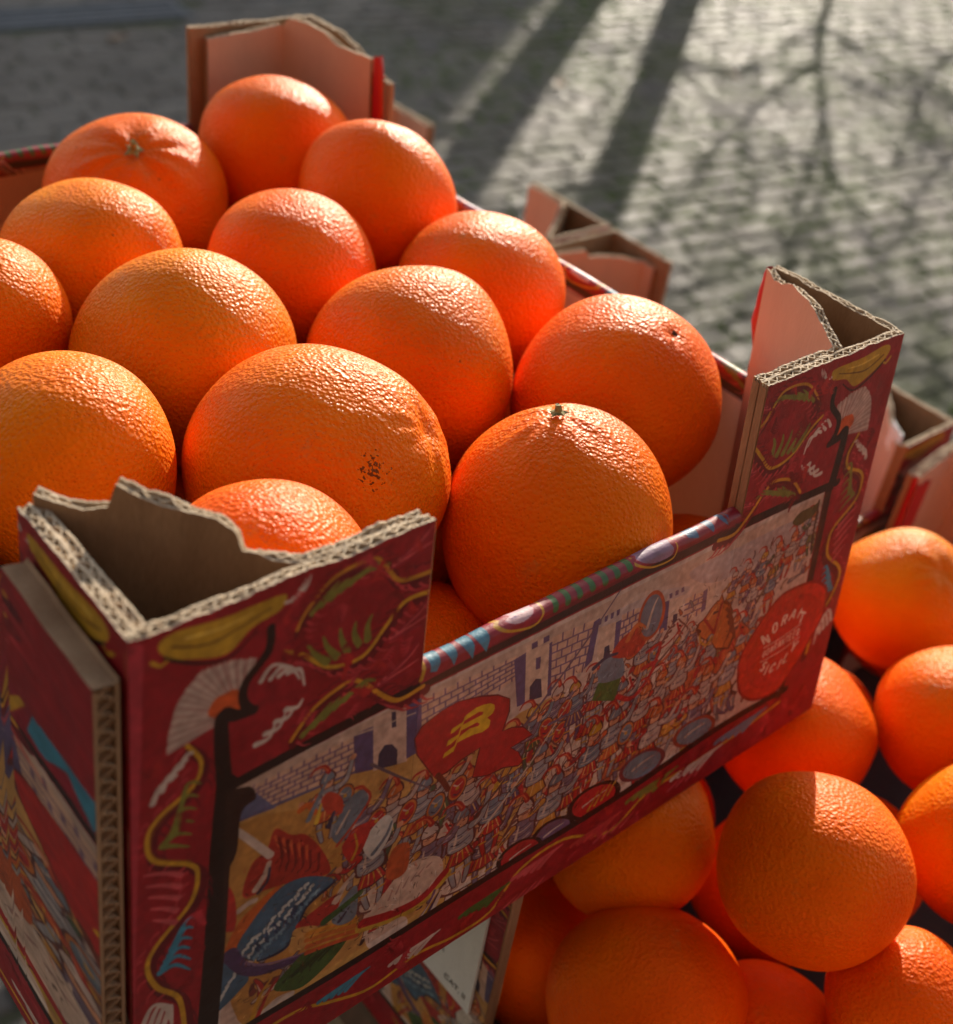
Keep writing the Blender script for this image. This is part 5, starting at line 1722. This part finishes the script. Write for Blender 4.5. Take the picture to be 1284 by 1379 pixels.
# drain grating let into the paving, far left
def build_drain():
    root = empty('drain_grating', (4.7*U, 12.95*U, 0), -.06); tag(root, 'dark iron drain grating let into the shaded paving at the far left', 'drain')
    mb = MB(); L0, L1 = -2.5, 2.35
    mb.box(L0, -.34, -.05, L1, -.27, .04); mb.box(L0, .27, -.05, L1, .34, .04); mb.box(L1, -.34, -.05, L1+.07, .34, .04)
    mb.build('frame', [M_IRON], root)
    for i in range(3):
        mb = MB(); mb.box(L0, -.16+i*.16-.045, -.04, L1, -.16+i*.16+.045, .034); mb.build('bar', [M_IRON], root)
    for i in range(12):
        mb = MB(); x = L0+.2+i*.4; mb.box(x-.02, -.268, -.045, x+.02, .268, .02); mb.build('cross_bar', [M_IRON], root)
build_drain()

# ------------------------------------------------------------------ house and bare trees whose shadows lie on the paving
SUNH = Vector((math.cos(math.radians(SUN_AZ)), math.sin(math.radians(SUN_AZ)))); PERP = Vector((-SUNH.y, SUNH.x))
def build_house():
    c = Vector((11.3, 12.0))+SUNH*28.0
    root = empty('house', (c.x*U, c.y*U, 0), math.atan2(PERP.y, PERP.x)); tag(root, 'plain plastered house beyond the paved square', 'building')
    Lh, Dh, Hh = 44.0, 22.0, 16.0
    mb = MB(); mb.box(0, -Dh, 0, Lh, 0, Hh); mb.build('wall', [M_RENDER], root)
    mb = MB(); i = [mb.vert(*p) for p in ((-.6, -Dh-.6, Hh+.01), (Lh+.6, -Dh-.6, Hh+.01), (Lh+.6, .6, Hh+.01), (-.6, .6, Hh+.01), (-.6, -Dh/2, Hh+6), (Lh+.6, -Dh/2, Hh+6))]
    for q in ((0, 1, 5, 4), (2, 3, 4, 5), (0, 4, 3), (1, 2, 5), (0, 3, 2, 1)): mb.face([i[k] for k in q])
    mb.build('roof', [M_ROOF], root)
    for fl in range(2):
        for k in range(6):
            x = 3+k*6.2; z = 2.5+fl*7.5
            mb = MB(); mb.box(x, .004, z, x+2.6, .25, z+.25); mb.box(x, .004, z+3.75, x+2.6, .25, z+4.0); mb.box(x, .004, z+.25, x+.22, .25, z+3.75); mb.box(x+2.38, .004, z+.25, x+2.6, .25, z+3.75)
            f_ = mb.build('window', [M_WOOD], root); mb = MB(); mb.box(x+.23, .01, z+.26, x+2.37, .08, z+3.74); mb.build('pane', [M_GLASS], f_)
build_house()
def build_sky_blocker():
    # unseen dark house added behind the camera to keep sky light off near faces
    fx, fy = 0.70, 0.714; c = Vector((-.29, -.63))-Vector((fx, fy))*9.0; ang = math.atan2(-fx, fy)
    root = empty('house', (c.x*U, c.y*U, 0), ang); tag(root, 'tall dark brick house added behind the camera to block sky light', 'building')
    mb = MB(); mb.box(-26, -14, 0, 26, 0, 27); mb.build('wall', [M_BRICK], root)
    mb = MB(); i = [mb.vert(*p) for p in ((-26.6, -14.6, 27.01), (26.6, -14.6, 27.01), (26.6, .6, 27.01), (-26.6, .6, 27.01), (-26.6, -7, 34), (26.6, -7, 34))]
    for q in ((0, 1, 5, 4), (2, 3, 4, 5), (0, 4, 3), (1, 2, 5), (0, 3, 2, 1)): mb.face([i[k] for k in q])
    mb.build('roof', [M_ROOF], root)
    for fl in range(3):
        for k in range(7):
            x = -23+k*6.8; z = 3+fl*8.2
            mb = MB(); mb.box(x, .004, z, x+2.8, .2, z+.25); mb.box(x, .004, z+4.25, x+2.8, .2, z+4.5); mb.box(x, .004, z+.25, x+.22, .2, z+4.25); mb.box(x+2.58, .004, z+.25, x+2.8, .2, z+4.25)
            f_ = mb.build('window', [M_WOOD], root); mb = MB(); mb.box(x+.23, .01, z+.26, x+2.57, .06, z+4.24); mb.build('pane', [M_GLASS], f_)
build_sky_blocker()
def build_horizon_blockers():  # unseen row added to hide the bright horizon from grazing reflections
    labels = ['wide grey house added to block the low sky', 'narrow ochre house added to block the low sky', 'brick house added to block the low sky, right of the ochre one', 'long low house added at the right end to block the low sky']
    mats = [M_RENDER, M_OCHRE, M_BRICK, M_RENDER]; widths = [34, 24, 30, 44]; hs = [27, 29, 26, 23]; off = 60.0
    base = Vector((0, 0))+SUNH*125.0; ang = math.atan2(PERP.y, PERP.x)
    for k in range(4):
        wd_ = widths[k]; off -= wd_+.4; c = base+PERP*off
        root = empty('house', (c.x*U, c.y*U, 0), ang); tag(root, labels[k], 'building', 'added houses blocking the low sky')
        mb = MB(); mb.box(0, -22, 0, wd_, 0, hs[k]); mb.build('wall', [mats[k]], root)
        mb = MB(); i = [mb.vert(*p) for p in ((-.4, -22.4, hs[k]+.01), (wd_+.4, -22.4, hs[k]+.01), (wd_+.4, .4, hs[k]+.01), (-.4, .4, hs[k]+.01), (-.4, -11, hs[k]+5), (wd_+.4, -11, hs[k]+5))]
        for q in ((0, 1, 5, 4), (2, 3, 4, 5), (0, 4, 3), (1, 2, 5), (0, 3, 2, 1)): mb.face([i[j] for j in q])
        mb.build('roof', [M_ROOF], root)
        for fl in range(3):
            for j in range(int(wd_//7)):
                x = 2.2+j*7; z = 2.5+fl*7.8; mb = MB(); mb.box(x, .004, z, x+2.8, .2, z+.25); mb.box(x, .004, z+4.05, x+2.8, .2, z+4.3); mb.box(x, .004, z+.25, x+.22, .2, z+4.05); mb.box(x+2.58, .004, z+.25, x+2.8, .2, z+4.05)
                f_ = mb.build('window', [M_WOOD], root); mb = MB(); mb.box(x+.23, .01, z+.26, x+2.57, .06, z+4.04); mb.build('pane', [M_GLASS], f_)
build_horizon_blockers()
def limb(mb, pts, r0, r1, seg=8):
    prev = None; n = len(pts)
    for i, p in enumerate(pts):
        d = (Vector(pts[min(i+1, n-1)])-Vector(pts[max(i-1, 0)])).normalized(); a = d.orthogonal().normalized(); b = d.cross(a); r = r0+(r1-r0)*i/(n-1)
        ring = [mb.vert(*(Vector(p)+(a*math.cos(t)+b*math.sin(t))*r*(1+.12*noise.noise((p[2]*2, t*2, i*.7))))) for t in [2*math.pi*k/seg for k in range(seg)]]
        if prev:
            for k in range(seg): mb.face((prev[k], prev[(k+1) % seg], ring[(k+1) % seg], ring[k]))
        prev = ring
    mb.face(prev)
def build_tree(x, y, hgt, r, seed, label, spread=.8, nb=7, stem=.88, reach=.24):
    root = empty('bare_tree', (x*U, y*U, 0)); tag(root, label, 'tree', None)
    rr = random.Random(seed); mb = MB(); pts = [(rr.gauss(0, .05)*i/4, rr.gauss(0, .05)*i/4, hgt*stem*i/8) for i in range(9)]
    limb(mb, pts, r*1.2, r*.45, 12); mb.build('trunk', [M_BARK], root, smooth=True)
    cb = MB()
    def grow(p, d, L, rad, dep):
        q = Vector(p); pp = [tuple(q)]; dd = Vector(d)
        for i in range(5):
            dd = (dd+Vector((rr.gauss(0, .16), rr.gauss(0, .16), rr.gauss(.02, .1)))).normalized(); q = q+dd*L/5; pp.append(tuple(q))
            if q.z > hgt: break
        limb(cb, pp, rad, rad*.55, 6)
        if dep > 0:
            for k in range(3):
                s = Vector(pp[min(2+k, len(pp)-1)]); nd = (dd+Vector((rr.gauss(0, spread), rr.gauss(0, spread), rr.gauss(.05, .35)))).normalized(); grow(s, nd, L*.65, rad*.5, dep-1)
    top = pts[-1]
    for k in range(nb):
        a = 2*math.pi*k/nb+rr.uniform(-.4, .4); grow(pts[rr.choice([4, 5, 6, 7, 8])], Vector((math.cos(a)*spread, math.sin(a)*spread, rr.uniform(.25, 1.0))).normalized(), hgt*reach, max(r*.24, .045), 3)
    cb.build('crown', [M_BARK], root, smooth=True)
p1 = Vector((14.19, 11.34))+SUNH*5.5; build_tree(p1.x, p1.y, 10.5, .27, 4, 'bare tree with the thickest trunk beyond the paving', 1.0, 11, .88, .27)
p2 = Vector((12.6, 11.75))+SUNH*8.0; build_tree(p2.x, p2.y, 10.5, .34, 9, 'bare tree growing beside the corner of the house')
p3 = Vector((16.6, 10.6))+SUNH*6.0; build_tree(p3.x, p3.y, 9.0, .075, 14, 'slender bare sapling on the sunny side of the square', 1.0, 12, .6, .30)
p4 = Vector((18.3, 9.2))+SUNH*5.0; build_tree(p4.x, p4.y, 8.0, .06, 21, 'thinnest bare sapling, farthest right on the sunny side of the square', 1.0, 10, .55, .34)

# ------------------------------------------------------------------ stall table under the crates
def build_table():
    root = empty('stall_table', (1.2*U, .8*U, 0)); tag(root, 'low wooden stall table under the stacked orange crates', 'table')
    zt = (GZ-.605)
    for i in range(5):
        y0 = -2.85+i*.90; mb = MB(); mb.box(-.78, y0, zt-.06, .95, y0+.88, zt-.004); mb.build('plank', [M_WOOD], root)
    for sx in (-.6, .77):
        for sy in (-1.5, 1.45):
            mb = MB(); mb.box(sx-.05, sy-.05, 0, sx+.05, sy+.05, zt-.062); mb.build('leg', [M_WOOD], root)
build_table()

# ------------------------------------------------------------------ crates
HT = .5982
def warpA(x, y, z):
    k = 1-z/HT
    return (x+k*(.0213*x-.0508*(1-x)), y-.0586*k*(1-y/1.26), z)
postsA = {'FL': dict(a=.2885, b=.191, meet=.57, double=True, ftop=[(0, 0), (.33, 0), (.36, -.002), (.50, -.006), (.515, .012), (.56, .022), (.72, .028), (.80, .036), (.82, .012), (.88, .004), (.95, .008), (1, .012)]),
          'FR': dict(a=.2564, b=.194, meet=.42, ftop=[(0, .002), (.38, .0), (.44, .004), (.55, .012), (.60, .018), (.78, .016), (.86, .004), (.93, -.002), (1, .002)], fold=(.16, .017, .01)),
          'BL': dict(a=.19, b=.2), 'BR': dict(a=.2455, b=.213, short=.025, ext=.035, fpath=[(.222, .018), (.14, .022), (.075, .03), (.012, .206)], otop=[(0, 0), (.70, 0), (.80, -.01), (.90, -.03), (1, -.04)],
                     ftop=[(0, -.012), (.28, -.004), (.40, .004), (.44, -.008), (.50, .018), (.60, .018), (.72, .010), (.80, -.004), (1, -.008)], fold=(.26, .022, .01))}
crateA = make_crate(W(0, 0, 0), 0, 1.0, 1.26, HT, .4376, 'topmost crate heaped with oranges, painted battle scene on its near side', 'orange crates stacked on the stall', warpA, posts=postsA, seed=1)
def side_panel():
    # extra board glued along the left side: its cut end shows the flutes
    mb = MB(); y0, y1 = .004, 1.20; n = 60; x0, x1 = -.027, -.005
    def top(y): return .566+.02*max(0, y-.1) if y < .172 else (.566-(y-.172)*3 if y < .215 else .46)
    rr = random.Random(4); prev = None
    for i in range(n+1):
        y = y0+(y1-y0)*i/n; z = top(y)+rr.uniform(-.002, .002)
        row = [mb.vert(x0, y, 0), mb.vert(x0, y, z), mb.vert(x0+.003, y, z), mb.vert(x1-.003, y, z-.003), mb.vert(x1, y, z), mb.vert(x1, y, 0)]
        if prev:
            ua, ub = .33-(y-(y1-y0)/n)*.24, .33-y*.24; q = prev
            mb.face((q[0], row[0], row[1], q[1]), 0, [(ua, 0), (ub, 0), (ub, z/.6), (ua, z/.6)])
            for k in range(1, 5): mb.face((q[k], row[k], row[k+1], q[k+1]), 1)
        prev = row
    def strip(off, th, z1=.562):
        pv = None; m_ = int(z1/.0022)
        for i in range(m_+1):
            z = z1*i/m_; c = off(z); r_ = [mb.vert(c-th/2, y0-.0, z), mb.vert(c+th/2, y0, z), mb.vert(c+th/2, y0+.03, z), mb.vert(c-th/2, y0+.03, z)]
            if pv:
                for k in range(4): mb.face((pv[k], pv[(k+1) % 4], r_[(k+1) % 4], r_[k]), 1)
            pv = r_
    bk = [mb.vert(x0, y0+.006, 0), mb.vert(x1, y0+.006, 0), mb.vert(x1, y0+.006, .56), mb.vert(x0, y0+.006, .56)]; mb.face(bk, 1)
    strip(lambda z: -.016+.006*math.sin(2*math.pi*z/.0165), .0024); strip(lambda z: x0+.002, .003); strip(lambda z: x1-.002, .003)
    o = mb.build('side_panel', [M_PRINT, M_KRAFT, M_FLUTE], crateA, warp=warpA)
side_panel()

LOW = dict(Wd=1.0, D=1.50, H=.597)
GRP = 'orange crates stacked on the stall'
# rotated a quarter turn: the short printed end looks left
def low_crate(x0, y1, label, h, posts, seed, fine=False):
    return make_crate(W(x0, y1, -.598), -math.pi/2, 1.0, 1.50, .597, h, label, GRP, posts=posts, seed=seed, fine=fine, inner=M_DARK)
dfl = [(0, 0), (.4, 0), (.5, .012), (.62, .02), (.7, -.006), (.8, -.004), (.9, -.02), (1, -.004)]
# local corners after the turn: FL -> back left, FR -> front left, BL -> back right, BR -> front right
crateB = low_crate(.462, .25, 'lower crate nearest the camera, a white label on its red end, full of oranges', .25, {'FL': dict(a=.2885), 'BL': dict(a=.20, b=.222, strip=.052, fpath=[(.19, .014), (.03, .06), (.0135, .12), (.0135, .2225)], fcap=M_RED, otop=[(0, 0), (.6, 0), (.8, -.006), (1, -.03)], ftop=[(0, .0), (.5, .006), (.7, .0), (.85, -.012), (1, -.024)])}, 2, True)
crateE = low_crate(.45, 1.285, 'lower crate mostly hidden under the topmost crate, pink lined corner post at its right', .4376, {'BL': dict(a=.20, b=.285, ext=0, otop=[(0, -.004), (1, 0)], fpath=[(.165, .0135), (.13, .02), (.014, .255)], ftop=[(0, -.03), (.2, -.02), (.45, -.008), (.62, -.014), (.66, .004), (1, -.01)]),
    'BR': dict(a=.175, b=.178, fpath=[(.168, .0135), (.150, .022), (.0135, .170), (.0135, .176)], ftop=[(0, -.004), (.3, -.006), (.45, -.012), (.6, -.02), (.8, -.02), (1, -.004)])}, 3, True)
crateH = low_crate(.45, 2.30, 'farthest lower crate, only two corner posts showing past the topmost crate', .4376, {}, 4)

def torn_curl():
    # white lined end of the flap, torn and rolled over into the post
    mb = MB(); rr = random.Random(6); prev = None; prof = [(0, -.05), (.004, -.006), (.012, .006), (.022, .004), (.029, -.008), (.031, -.026), (.026, -.04)]
    for i in range(11):
        t = i/10; x, y = 1.783+.034*t, .306+.048*t; k = .8+.3*rr.random()
        row = [mb.vert(1.285-(y+.4*o*k), x+.8*o*k-.45, .594+z*k+rr.uniform(-.002, .002)) for o, z in prof]
        if prev:
            for j in range(len(row)-1): mb.face((prev[j], row[j], row[j+1], prev[j+1]))
        prev = row
    mb.build('torn_curl', [M_LABEL], crateE, smooth=True)
torn_curl()
# unseen stack added right of the frame to keep sky light off crateB
for lv, z0 in enumerate((-.598, .0)):
    make_crate(W(.62, -1.98, z0), 0, 1.0, 1.16, .597, .4376, ['unseen crate added to block sky light, under another one', 'unseen crate added on top to block sky light'][lv], GRP, seed=7+lv, fine=False)

# white label with print on the left end of the near lower crate
def end_label():
    mb = MB(); mb.box(.035, -.006, .275, .262, -.0015, .56); o = mb.build('label', [M_LABEL], crateB); o['label'] = 'white paper label printed CAT. II'
    for tx, x, z, sz in (('CAT. II', .206, .297, .0155), ('A', .19, .345, .013)):
        cu = bpy.data.curves.new('lettering', 'FONT'); cu.body = tx; cu.size = sz*U; cu.extrude = .0004*U; cu.materials.append(M_INK)
        tc_ = bpy.data.objects.new('lettering_curve', cu); COL.objects.link(tc_); me = bpy.data.meshes.new_from_object(tc_); bpy.data.objects.remove(tc_)
        t = bpy.data.objects.new('lettering', me); COL.objects.link(t); t.parent = o; t.rotation_euler = (math.pi/2, 0, 0); t.location = (x*U, -.0066*U, z*U)
end_label()

# ------------------------------------------------------------------ oranges
def ico(sub):
    bm = bmesh.new(); bmesh.ops.create_icosphere(bm, subdivisions=sub, radius=1.0)
    v = np.array([q.co[:] for q in bm.verts]); f = [tuple(x.index for x in q.verts) for q in bm.faces]; bm.free(); return v, f
ICO = {s: ico(s) for s in (4, 6)}
def orange_mesh(r, seed, pole=(0, 0, 1), feats=(), sub=6, oblate=.96):
    v, f = ICO[sub]; rg = np.random.default_rng(seed); d = v.copy(); rad = np.ones(len(d))
    for k in range(7):
        q = rg.normal(size=3); q /= np.linalg.norm(q); fr = rg.uniform(1.2, 3.2); rad += .012*np.sin(fr*(d@q)*2+rg.uniform(0, 6))
    for k in range(26):
        q = rg.normal(size=3); q /= np.linalg.norm(q); a = np.arccos(np.clip(d@q, -1, 1)); rad += rg.normal(0, .0045)*np.exp(-(a/rg.uniform(.12, .3))**2)
    p = np.array(pole, float); p /= np.linalg.norm(p); c = d@p
    rad *= 1-(1-oblate)*c**2
    for kind, q, amp, wd in feats:
        q = np.array(q, float); q /= np.linalg.norm(q); a = np.arccos(np.clip(d@q, -1, 1))
        if kind == 'dimple': rad -= amp*np.exp(-(a/wd)**2)
        elif kind == 'neck': rad += amp*np.exp(-(a/wd)**2)
        elif kind == 'furrow':
            e1 = np.cross(q, [0.3, .8, .1]); e1 /= np.linalg.norm(e1); e2 = np.cross(q, e1); ph = np.arctan2(d@e2, d@e1)
            env = np.exp(-((a-wd*.9)/(wd*.75))**2); rad += amp*(.6*np.sin(9*ph+2*np.sin(2*ph))+.4*np.sin(5*ph+1))*env
    P = d*rad[:, None]*r*U
    me = bpy.data.meshes.new('orange'); me.from_pydata(P.tolist(), [], f); me.polygons.foreach_set('use_smooth', [True]*len(f)); me.update()
    return me
TINTS = {'deep': (.89, .112, .0002), 'mid': (.91, .136, .0002), 'gold': (.88, .19, .0003), 'warm': (.91, .157, .0002)}
GA, GB = 'oranges heaped in the topmost crate', 'oranges in the lower near crate'
def orange(c, r, seed, label, group, tint='mid', pole=(0, 0, 1), feats=(), sub=6, mat=None, oblate=.96, cat='orange'):
    me = orange_mesh(r, seed, pole, feats, sub, oblate); me.materials.append(mat or M_ORANGE)
    o = bpy.data.objects.new('orange', me); COL.objects.link(o); o.location = W(*c); t = TINTS[tint]; rr = random.Random(seed)
    o.color = (*[v*rr.uniform(.95, 1.05) for v in t], 1); tag(o, label, cat, group); return o
def stem(o, q, r, size, seed, nub=.5):
    """Dry calyx with five lobes and a cut stalk, standing at direction q on the fruit."""
    q = Vector(q).normalized(); a = q.orthogonal().normalized(); b = q.cross(a); rr = random.Random(seed); mb = MB(); base = q*r
    ring = []; n = 15
    for k in range(n):
        t = 2*math.pi*k/n; rad = size*(1.0 if k % 3 == 0 else .55)*rr.uniform(.8, 1.15); ring.append(mb.vert(*(base+(a*math.cos(t)+b*math.sin(t))*rad+q*size*rr.uniform(.02, .22))))
    in_ = [mb.vert(*(base+(a*math.cos(t)+b*math.sin(t))*size*.32+q*size*.3)) for t in [2*math.pi*k/n for k in range(n)]]
    tp = [mb.vert(*(base+(a*math.cos(t)+b*math.sin(t))*size*.26+q*size*(.3+nub*rr.uniform(.85, 1.15)))) for t in [2*math.pi*k/n for k in range(n)]]
    for k in range(n):
        l = (k+1) % n; mb.face((ring[k], ring[l], in_[l], in_[k])); mb.face((in_[k], in_[l], tp[l], tp[k]))
    mb.face(tp); s = mb.build('stem', [M_STEM], o); return s
def scar(o, q, r, size, seed):
    q = Vector(q).normalized(); a = q.orthogonal().normalized(); b = q.cross(a); rr = random.Random(seed); mb = MB(); n = 12
    c = mb.vert(*(q*(r-.002)))
    ring = [mb.vert(*((q*r+(a*math.cos(t)+b*math.sin(t))*size*rr.uniform(.7, 1.2)+q*.0015))) for t in [2*math.pi*k/n for k in range(n)]]
    for k in range(n): mb.face((ring[k], ring[(k+1) % n], c))
    mb.build('stem_scar', [M_SCAR], o)
def ray_dir(c, r, px, py):
    """Direction from the fruit's centre to the point of its near surface seen at a given place of the photograph's frame."""
    d = (rx*((px-642)/1680.36)-up*((py-689.5)/1680.36)+fw).normalized(); e = Vector((-0.2933, -0.62839, 1.25073)); oc = e-Vector(c)
    b_ = oc.dot(d); disc = max(b_*b_-(oc.dot(oc)-r*r), 0); t = -b_-math.sqrt(disc); return tuple(((e+d*t)-Vector(c))/r)

A = {1: ((.806, 1.061, .45), .1264), 2: ((.551, 1.055, .403), .1406), 3: ((.834, .818, .455), .1244), 4: ((.385, .86, .422), .123), 5: ((.608, .71, .426), .1239), 6: ((.852, .581, .404), .1259), 7: ((.192, .758, .44), .103),
     8: ((.377, .593, .423), .1389), 9: ((.629, .455, .409), .1366), 10: ((.846, .282, .396), .1411), 11: ((.143, .435, .433), .1237), 12: ((.389, .314, .415), .1462), 13: ((.613, .1425, .366), .1415), 14: ((.208, .139, .44), .116)}
d2 = ray_dir(*A[2], 180, 196); d13 = ray_dir(*A[13], 752, 563); d12 = ray_dir(*A[12], 580, 578); d10 = ray_dir(*A[10], 911, 447)
s12 = ray_dir(*A[12], 505, 634)
M_SCARRED = make_orange('scarred_orange_peel', (tuple(v*A[12][1]*U for v in s12), .0085))
LA = {1: ('orange in the far corner of the topmost crate, against the pink cardboard flap', 'mid', (.2, .1, 1), ()),
      2: ('orange with a green stem in a puckered hollow on its top', 'mid', d2, (('dimple', d2, .055, .17), ('furrow', d2, .020, .42))),
      3: ('orange just right of the one against the pink flap, second from the far corner', 'mid', (1, .2, .3), ()),
      4: ('orange just in front of the stemmed one, in the second row from the back', 'gold', (-1, .2, .4), ()),
      5: ('orange in the middle of the second row from the back, between two smaller looking ones', 'mid', (.3, -1, .1), ()),
      6: ('orange pressed to the right rim below the far corner, behind the scarred topped one', 'mid', (.2, 1, .5), ()),
      7: ('orange cut off by the left edge of the photo, middle row', 'warm', (0, 1, .4), ()),
      8: ('smooth golden orange in the centre left of the heap, behind the biggest one', 'gold', (-.6, .5, .5), ()),
      9: ('orange in the centre of the heap, behind and between the two nearest large ones', 'warm', (.2, .9, .2), ()),
      10: ('orange with a small brown hole near its top right, by the right rim', 'mid', d10, (('dimple', d10, .035, .09),)),
      11: ('yellowest orange, at the left edge behind the near corner post', 'gold', (-.8, -.3, .6), ()),
      12: ('biggest orange in the heap with black specks on its right side', 'warm', d12, (('dimple', d12, .05, .12), ('furrow', d12, .010, .28))),
      13: ('orange with a raised neck and a stalk stub, behind the low front rim', 'mid', d13, (('neck', d13, .065, .40), ('dimple', d13, .022, .11), ('furrow', d13, .012, .3))),
      14: ('orange half hidden behind the torn near left corner post', 'deep', (-.4, -.8, .3), ())}
OB = {}
for k, (c, r) in A.items():
    lb, tn, pl, ft = LA[k]; OB[k] = orange(c, r*1.005, 100+k, lb, GA, tn, pl, ft, mat=M_SCARRED if k == 12 else None, oblate={2: .95, 13: 1.0, 12: 1.0}.get(k, .975))
stem(OB[2], d2, A[2][1]*.925, .017, 3, .8); stem(OB[13], d13, A[13][1]*1.036, .014, 5, .5); scar(OB[10], d10, A[10][1]*.966, .0048, 2)
UNDER = 'oranges of the under layer in the topmost crate'
for i, (x, y) in enumerate([(.17, .30), (.43, .16), (.72, .30), (.84, .10), (.30, .56), (.62, .60), (.86, .45), (.22, .88), (.50, .85), (.80, .78), (.66, 1.08), (.36, 1.12), (.14, 1.12), (.50, .38)]):
    orange((x, y, .165+.02*(i % 3)), .125, 300+i, 'orange of the under layer, mostly hidden in the gaps of the topmost heap', UNDER, 'deep', sub=4)
orange((.10, 1.10, .36), .12, 340, 'sliver of an orange at the left edge under the far rim', GA, 'deep')
B = {1: ((1.45, .048, -.071), .1236), 2: ((1.272, -.168, -.082), .1177), 3: ((1.078, -.02, -.119), .1195), 4: ((.799, -.237, -.014), .1216), 5: ((1.107, -.335, -.08), .1186), 6: ((.719, -.012, -.12), .1197), 7: ((.614, -.176, -.223), .130),
     8: ((.84, -.408, -.148), .1039), 9: ((.75, -.293, -.295), .1077), 10: ((.644, .028, -.40), .113)}
b1 = ray_dir(*B[1], 1276, 770); b4 = ray_dir(*B[4], 1095, 1179); b7 = ray_dir(*B[7], 820, 1218); b6 = ray_dir(*B[6], 792, 1178)
LBt = {1: ('orange below the pink lined corner post at the right, topmost of the lower crate', 'gold', b1, (('dimple', b1, .06, .16), ('furrow', b1, .014, .3))),
       2: ('orange at the right edge, just below the highest orange of the lower crate', 'warm', (1, 0, .3), ()),
       3: ('orange partly behind the lower right corner of the topmost crate', 'deep', (0, .4, 1), ()),
       4: ('large orange with a dark pinhole facing the camera, in the lower crate', 'mid', b4, (('dimple', b4, .012, .06),)),
       5: ('orange cut off by the right edge, beside the one with the pinhole', 'gold', (.9, .2, .5), ()),
       6: ('orange under the bottom edge of the topmost crate with a greenish bruise', 'warm', b6, ()),
       7: ('dim shaded orange with a bumpy shoulder at the bottom edge of the photo', 'deep', b7, (('neck', b7, .03, .25),)),
       8: ('orange at the bottom right under the one with the pinhole', 'deep', (0, .2, 1), ()),
       9: ('orange at the bottom edge, between the dim bumpy one and its right neighbour', 'deep', (.5, .2, 1), ()),
       10: ('dark orange deep in the shade beside the torn end of the lower crate', 'deep', (.1, .2, 1), ())}
for k, (c, r) in B.items():
    lb, tn, pl, ft = LBt[k]; OB[20+k] = orange(c, r*1.005, 200+k, lb, GB, tn, pl, ft, oblate=1.0 if k == 4 else .975)
scar(OB[24], b4, B[4][1]*.998, .0032, 7)
for i, (x, y, z) in enumerate([(1.30, .05, -.30), (1.10, -.18, -.30), (1.60, -.10, -.20), (1.45, -.33, -.22), (.95, -.13, -.29), (1.02, -.55, -.27), (1.28, -.55, -.2), (.92, .10, -.33), (1.66, .10, -.28), (.62, -.42, -.40), (.62, -.62, -.30), (.86, -.62, -.25), (1.75, -.35, -.3)]):
    orange((x, y, z), .118, 400+i, 'unseen orange added under the topmost crate to stop low sun', 'oranges of the under layer in the lower near crate', 'deep', sub=4)
orange((.88, .14, -.16), .10, 415, 'unseen orange added under the topmost crate to stop low sun', 'oranges of the under layer in the lower near crate', 'deep', sub=4)  # added to plug the gap where sun slips under the top crate
orange((1.12, .15, -.2), .10, 416, 'unseen orange added under the topmost crate to stop low sun', 'oranges of the under layer in the lower near crate', 'deep', sub=4)  # another unseen one added against the same sun leak
EG = [(.62+.245*k+(.05 if j % 2 else 0), .44+.235*j, -.145-.02*((k*3+j) % 3)) for j in range(4) for k in range(5)]  # unseen fill heaped high to stop low sun passing under the top crate
for i, (x, y, z) in enumerate(EG):
    orange((x, y, z), .12, 430+i, 'orange inside the lower crate behind, out of sight under the topmost one', 'oranges in the lower crate behind', 'mid', sub=4)
for i, (x, y, z) in enumerate([(1.66, 1.62, -.22), (1.40, 1.6, -.2), (1.68, 1.9, -.24), (1.42, 1.88, -.2), (1.15, 1.7, -.22)]):
    orange((x, y, z), .12, 450+i, 'orange inside the farthest lower crate, hidden behind the topmost heap', 'oranges in the farthest lower crate', 'mid', sub=4)

# ------------------------------------------------------------------ litter on the paving
def leaf(px_, py_, rot, s, label, seed):
    rr = random.Random(seed); mb = MB(); n = 7; L = []; R_ = []; Mi = []
    for i in range(n+1):
        t = i/n; wv = s*.42*math.sin(math.pi*t)**.8; x = (t-.5)*s*2; zc = .02+.05*s/.1*abs(t-.5)**2
        Mi.append(mb.vert(x, 0, zc*.6)); L.append(mb.vert(x, wv*rr.uniform(.8, 1.1), zc+.02)); R_.append(mb.vert(x, -wv*rr.uniform(.8, 1.1), zc+.015))
    for i in range(n): mb.face((Mi[i], Mi[i+1], L[i+1], L[i])); mb.face((R_[i], R_[i+1], Mi[i+1], Mi[i]))
    o = mb.build('fallen_leaf', [M_LEAF]); o.location = (px_*U, py_*U, .045*U); o.rotation_euler = (0, 0, rot); tag(o, label, 'leaf', 'dry leaves on the paving')
leaf(9.7, 9.1, .6, .16, 'curled pale dry leaf lying just left of the tree trunk shadow', 1)
leaf(5.85, 11.9, .2, .12, 'small dry leaf lying in the shade below the drain grating', 2)
leaf(12.1, 8.6, 1.2, .13, 'dry leaf lying on the sunny paving right of the tree trunk shadow', 3)
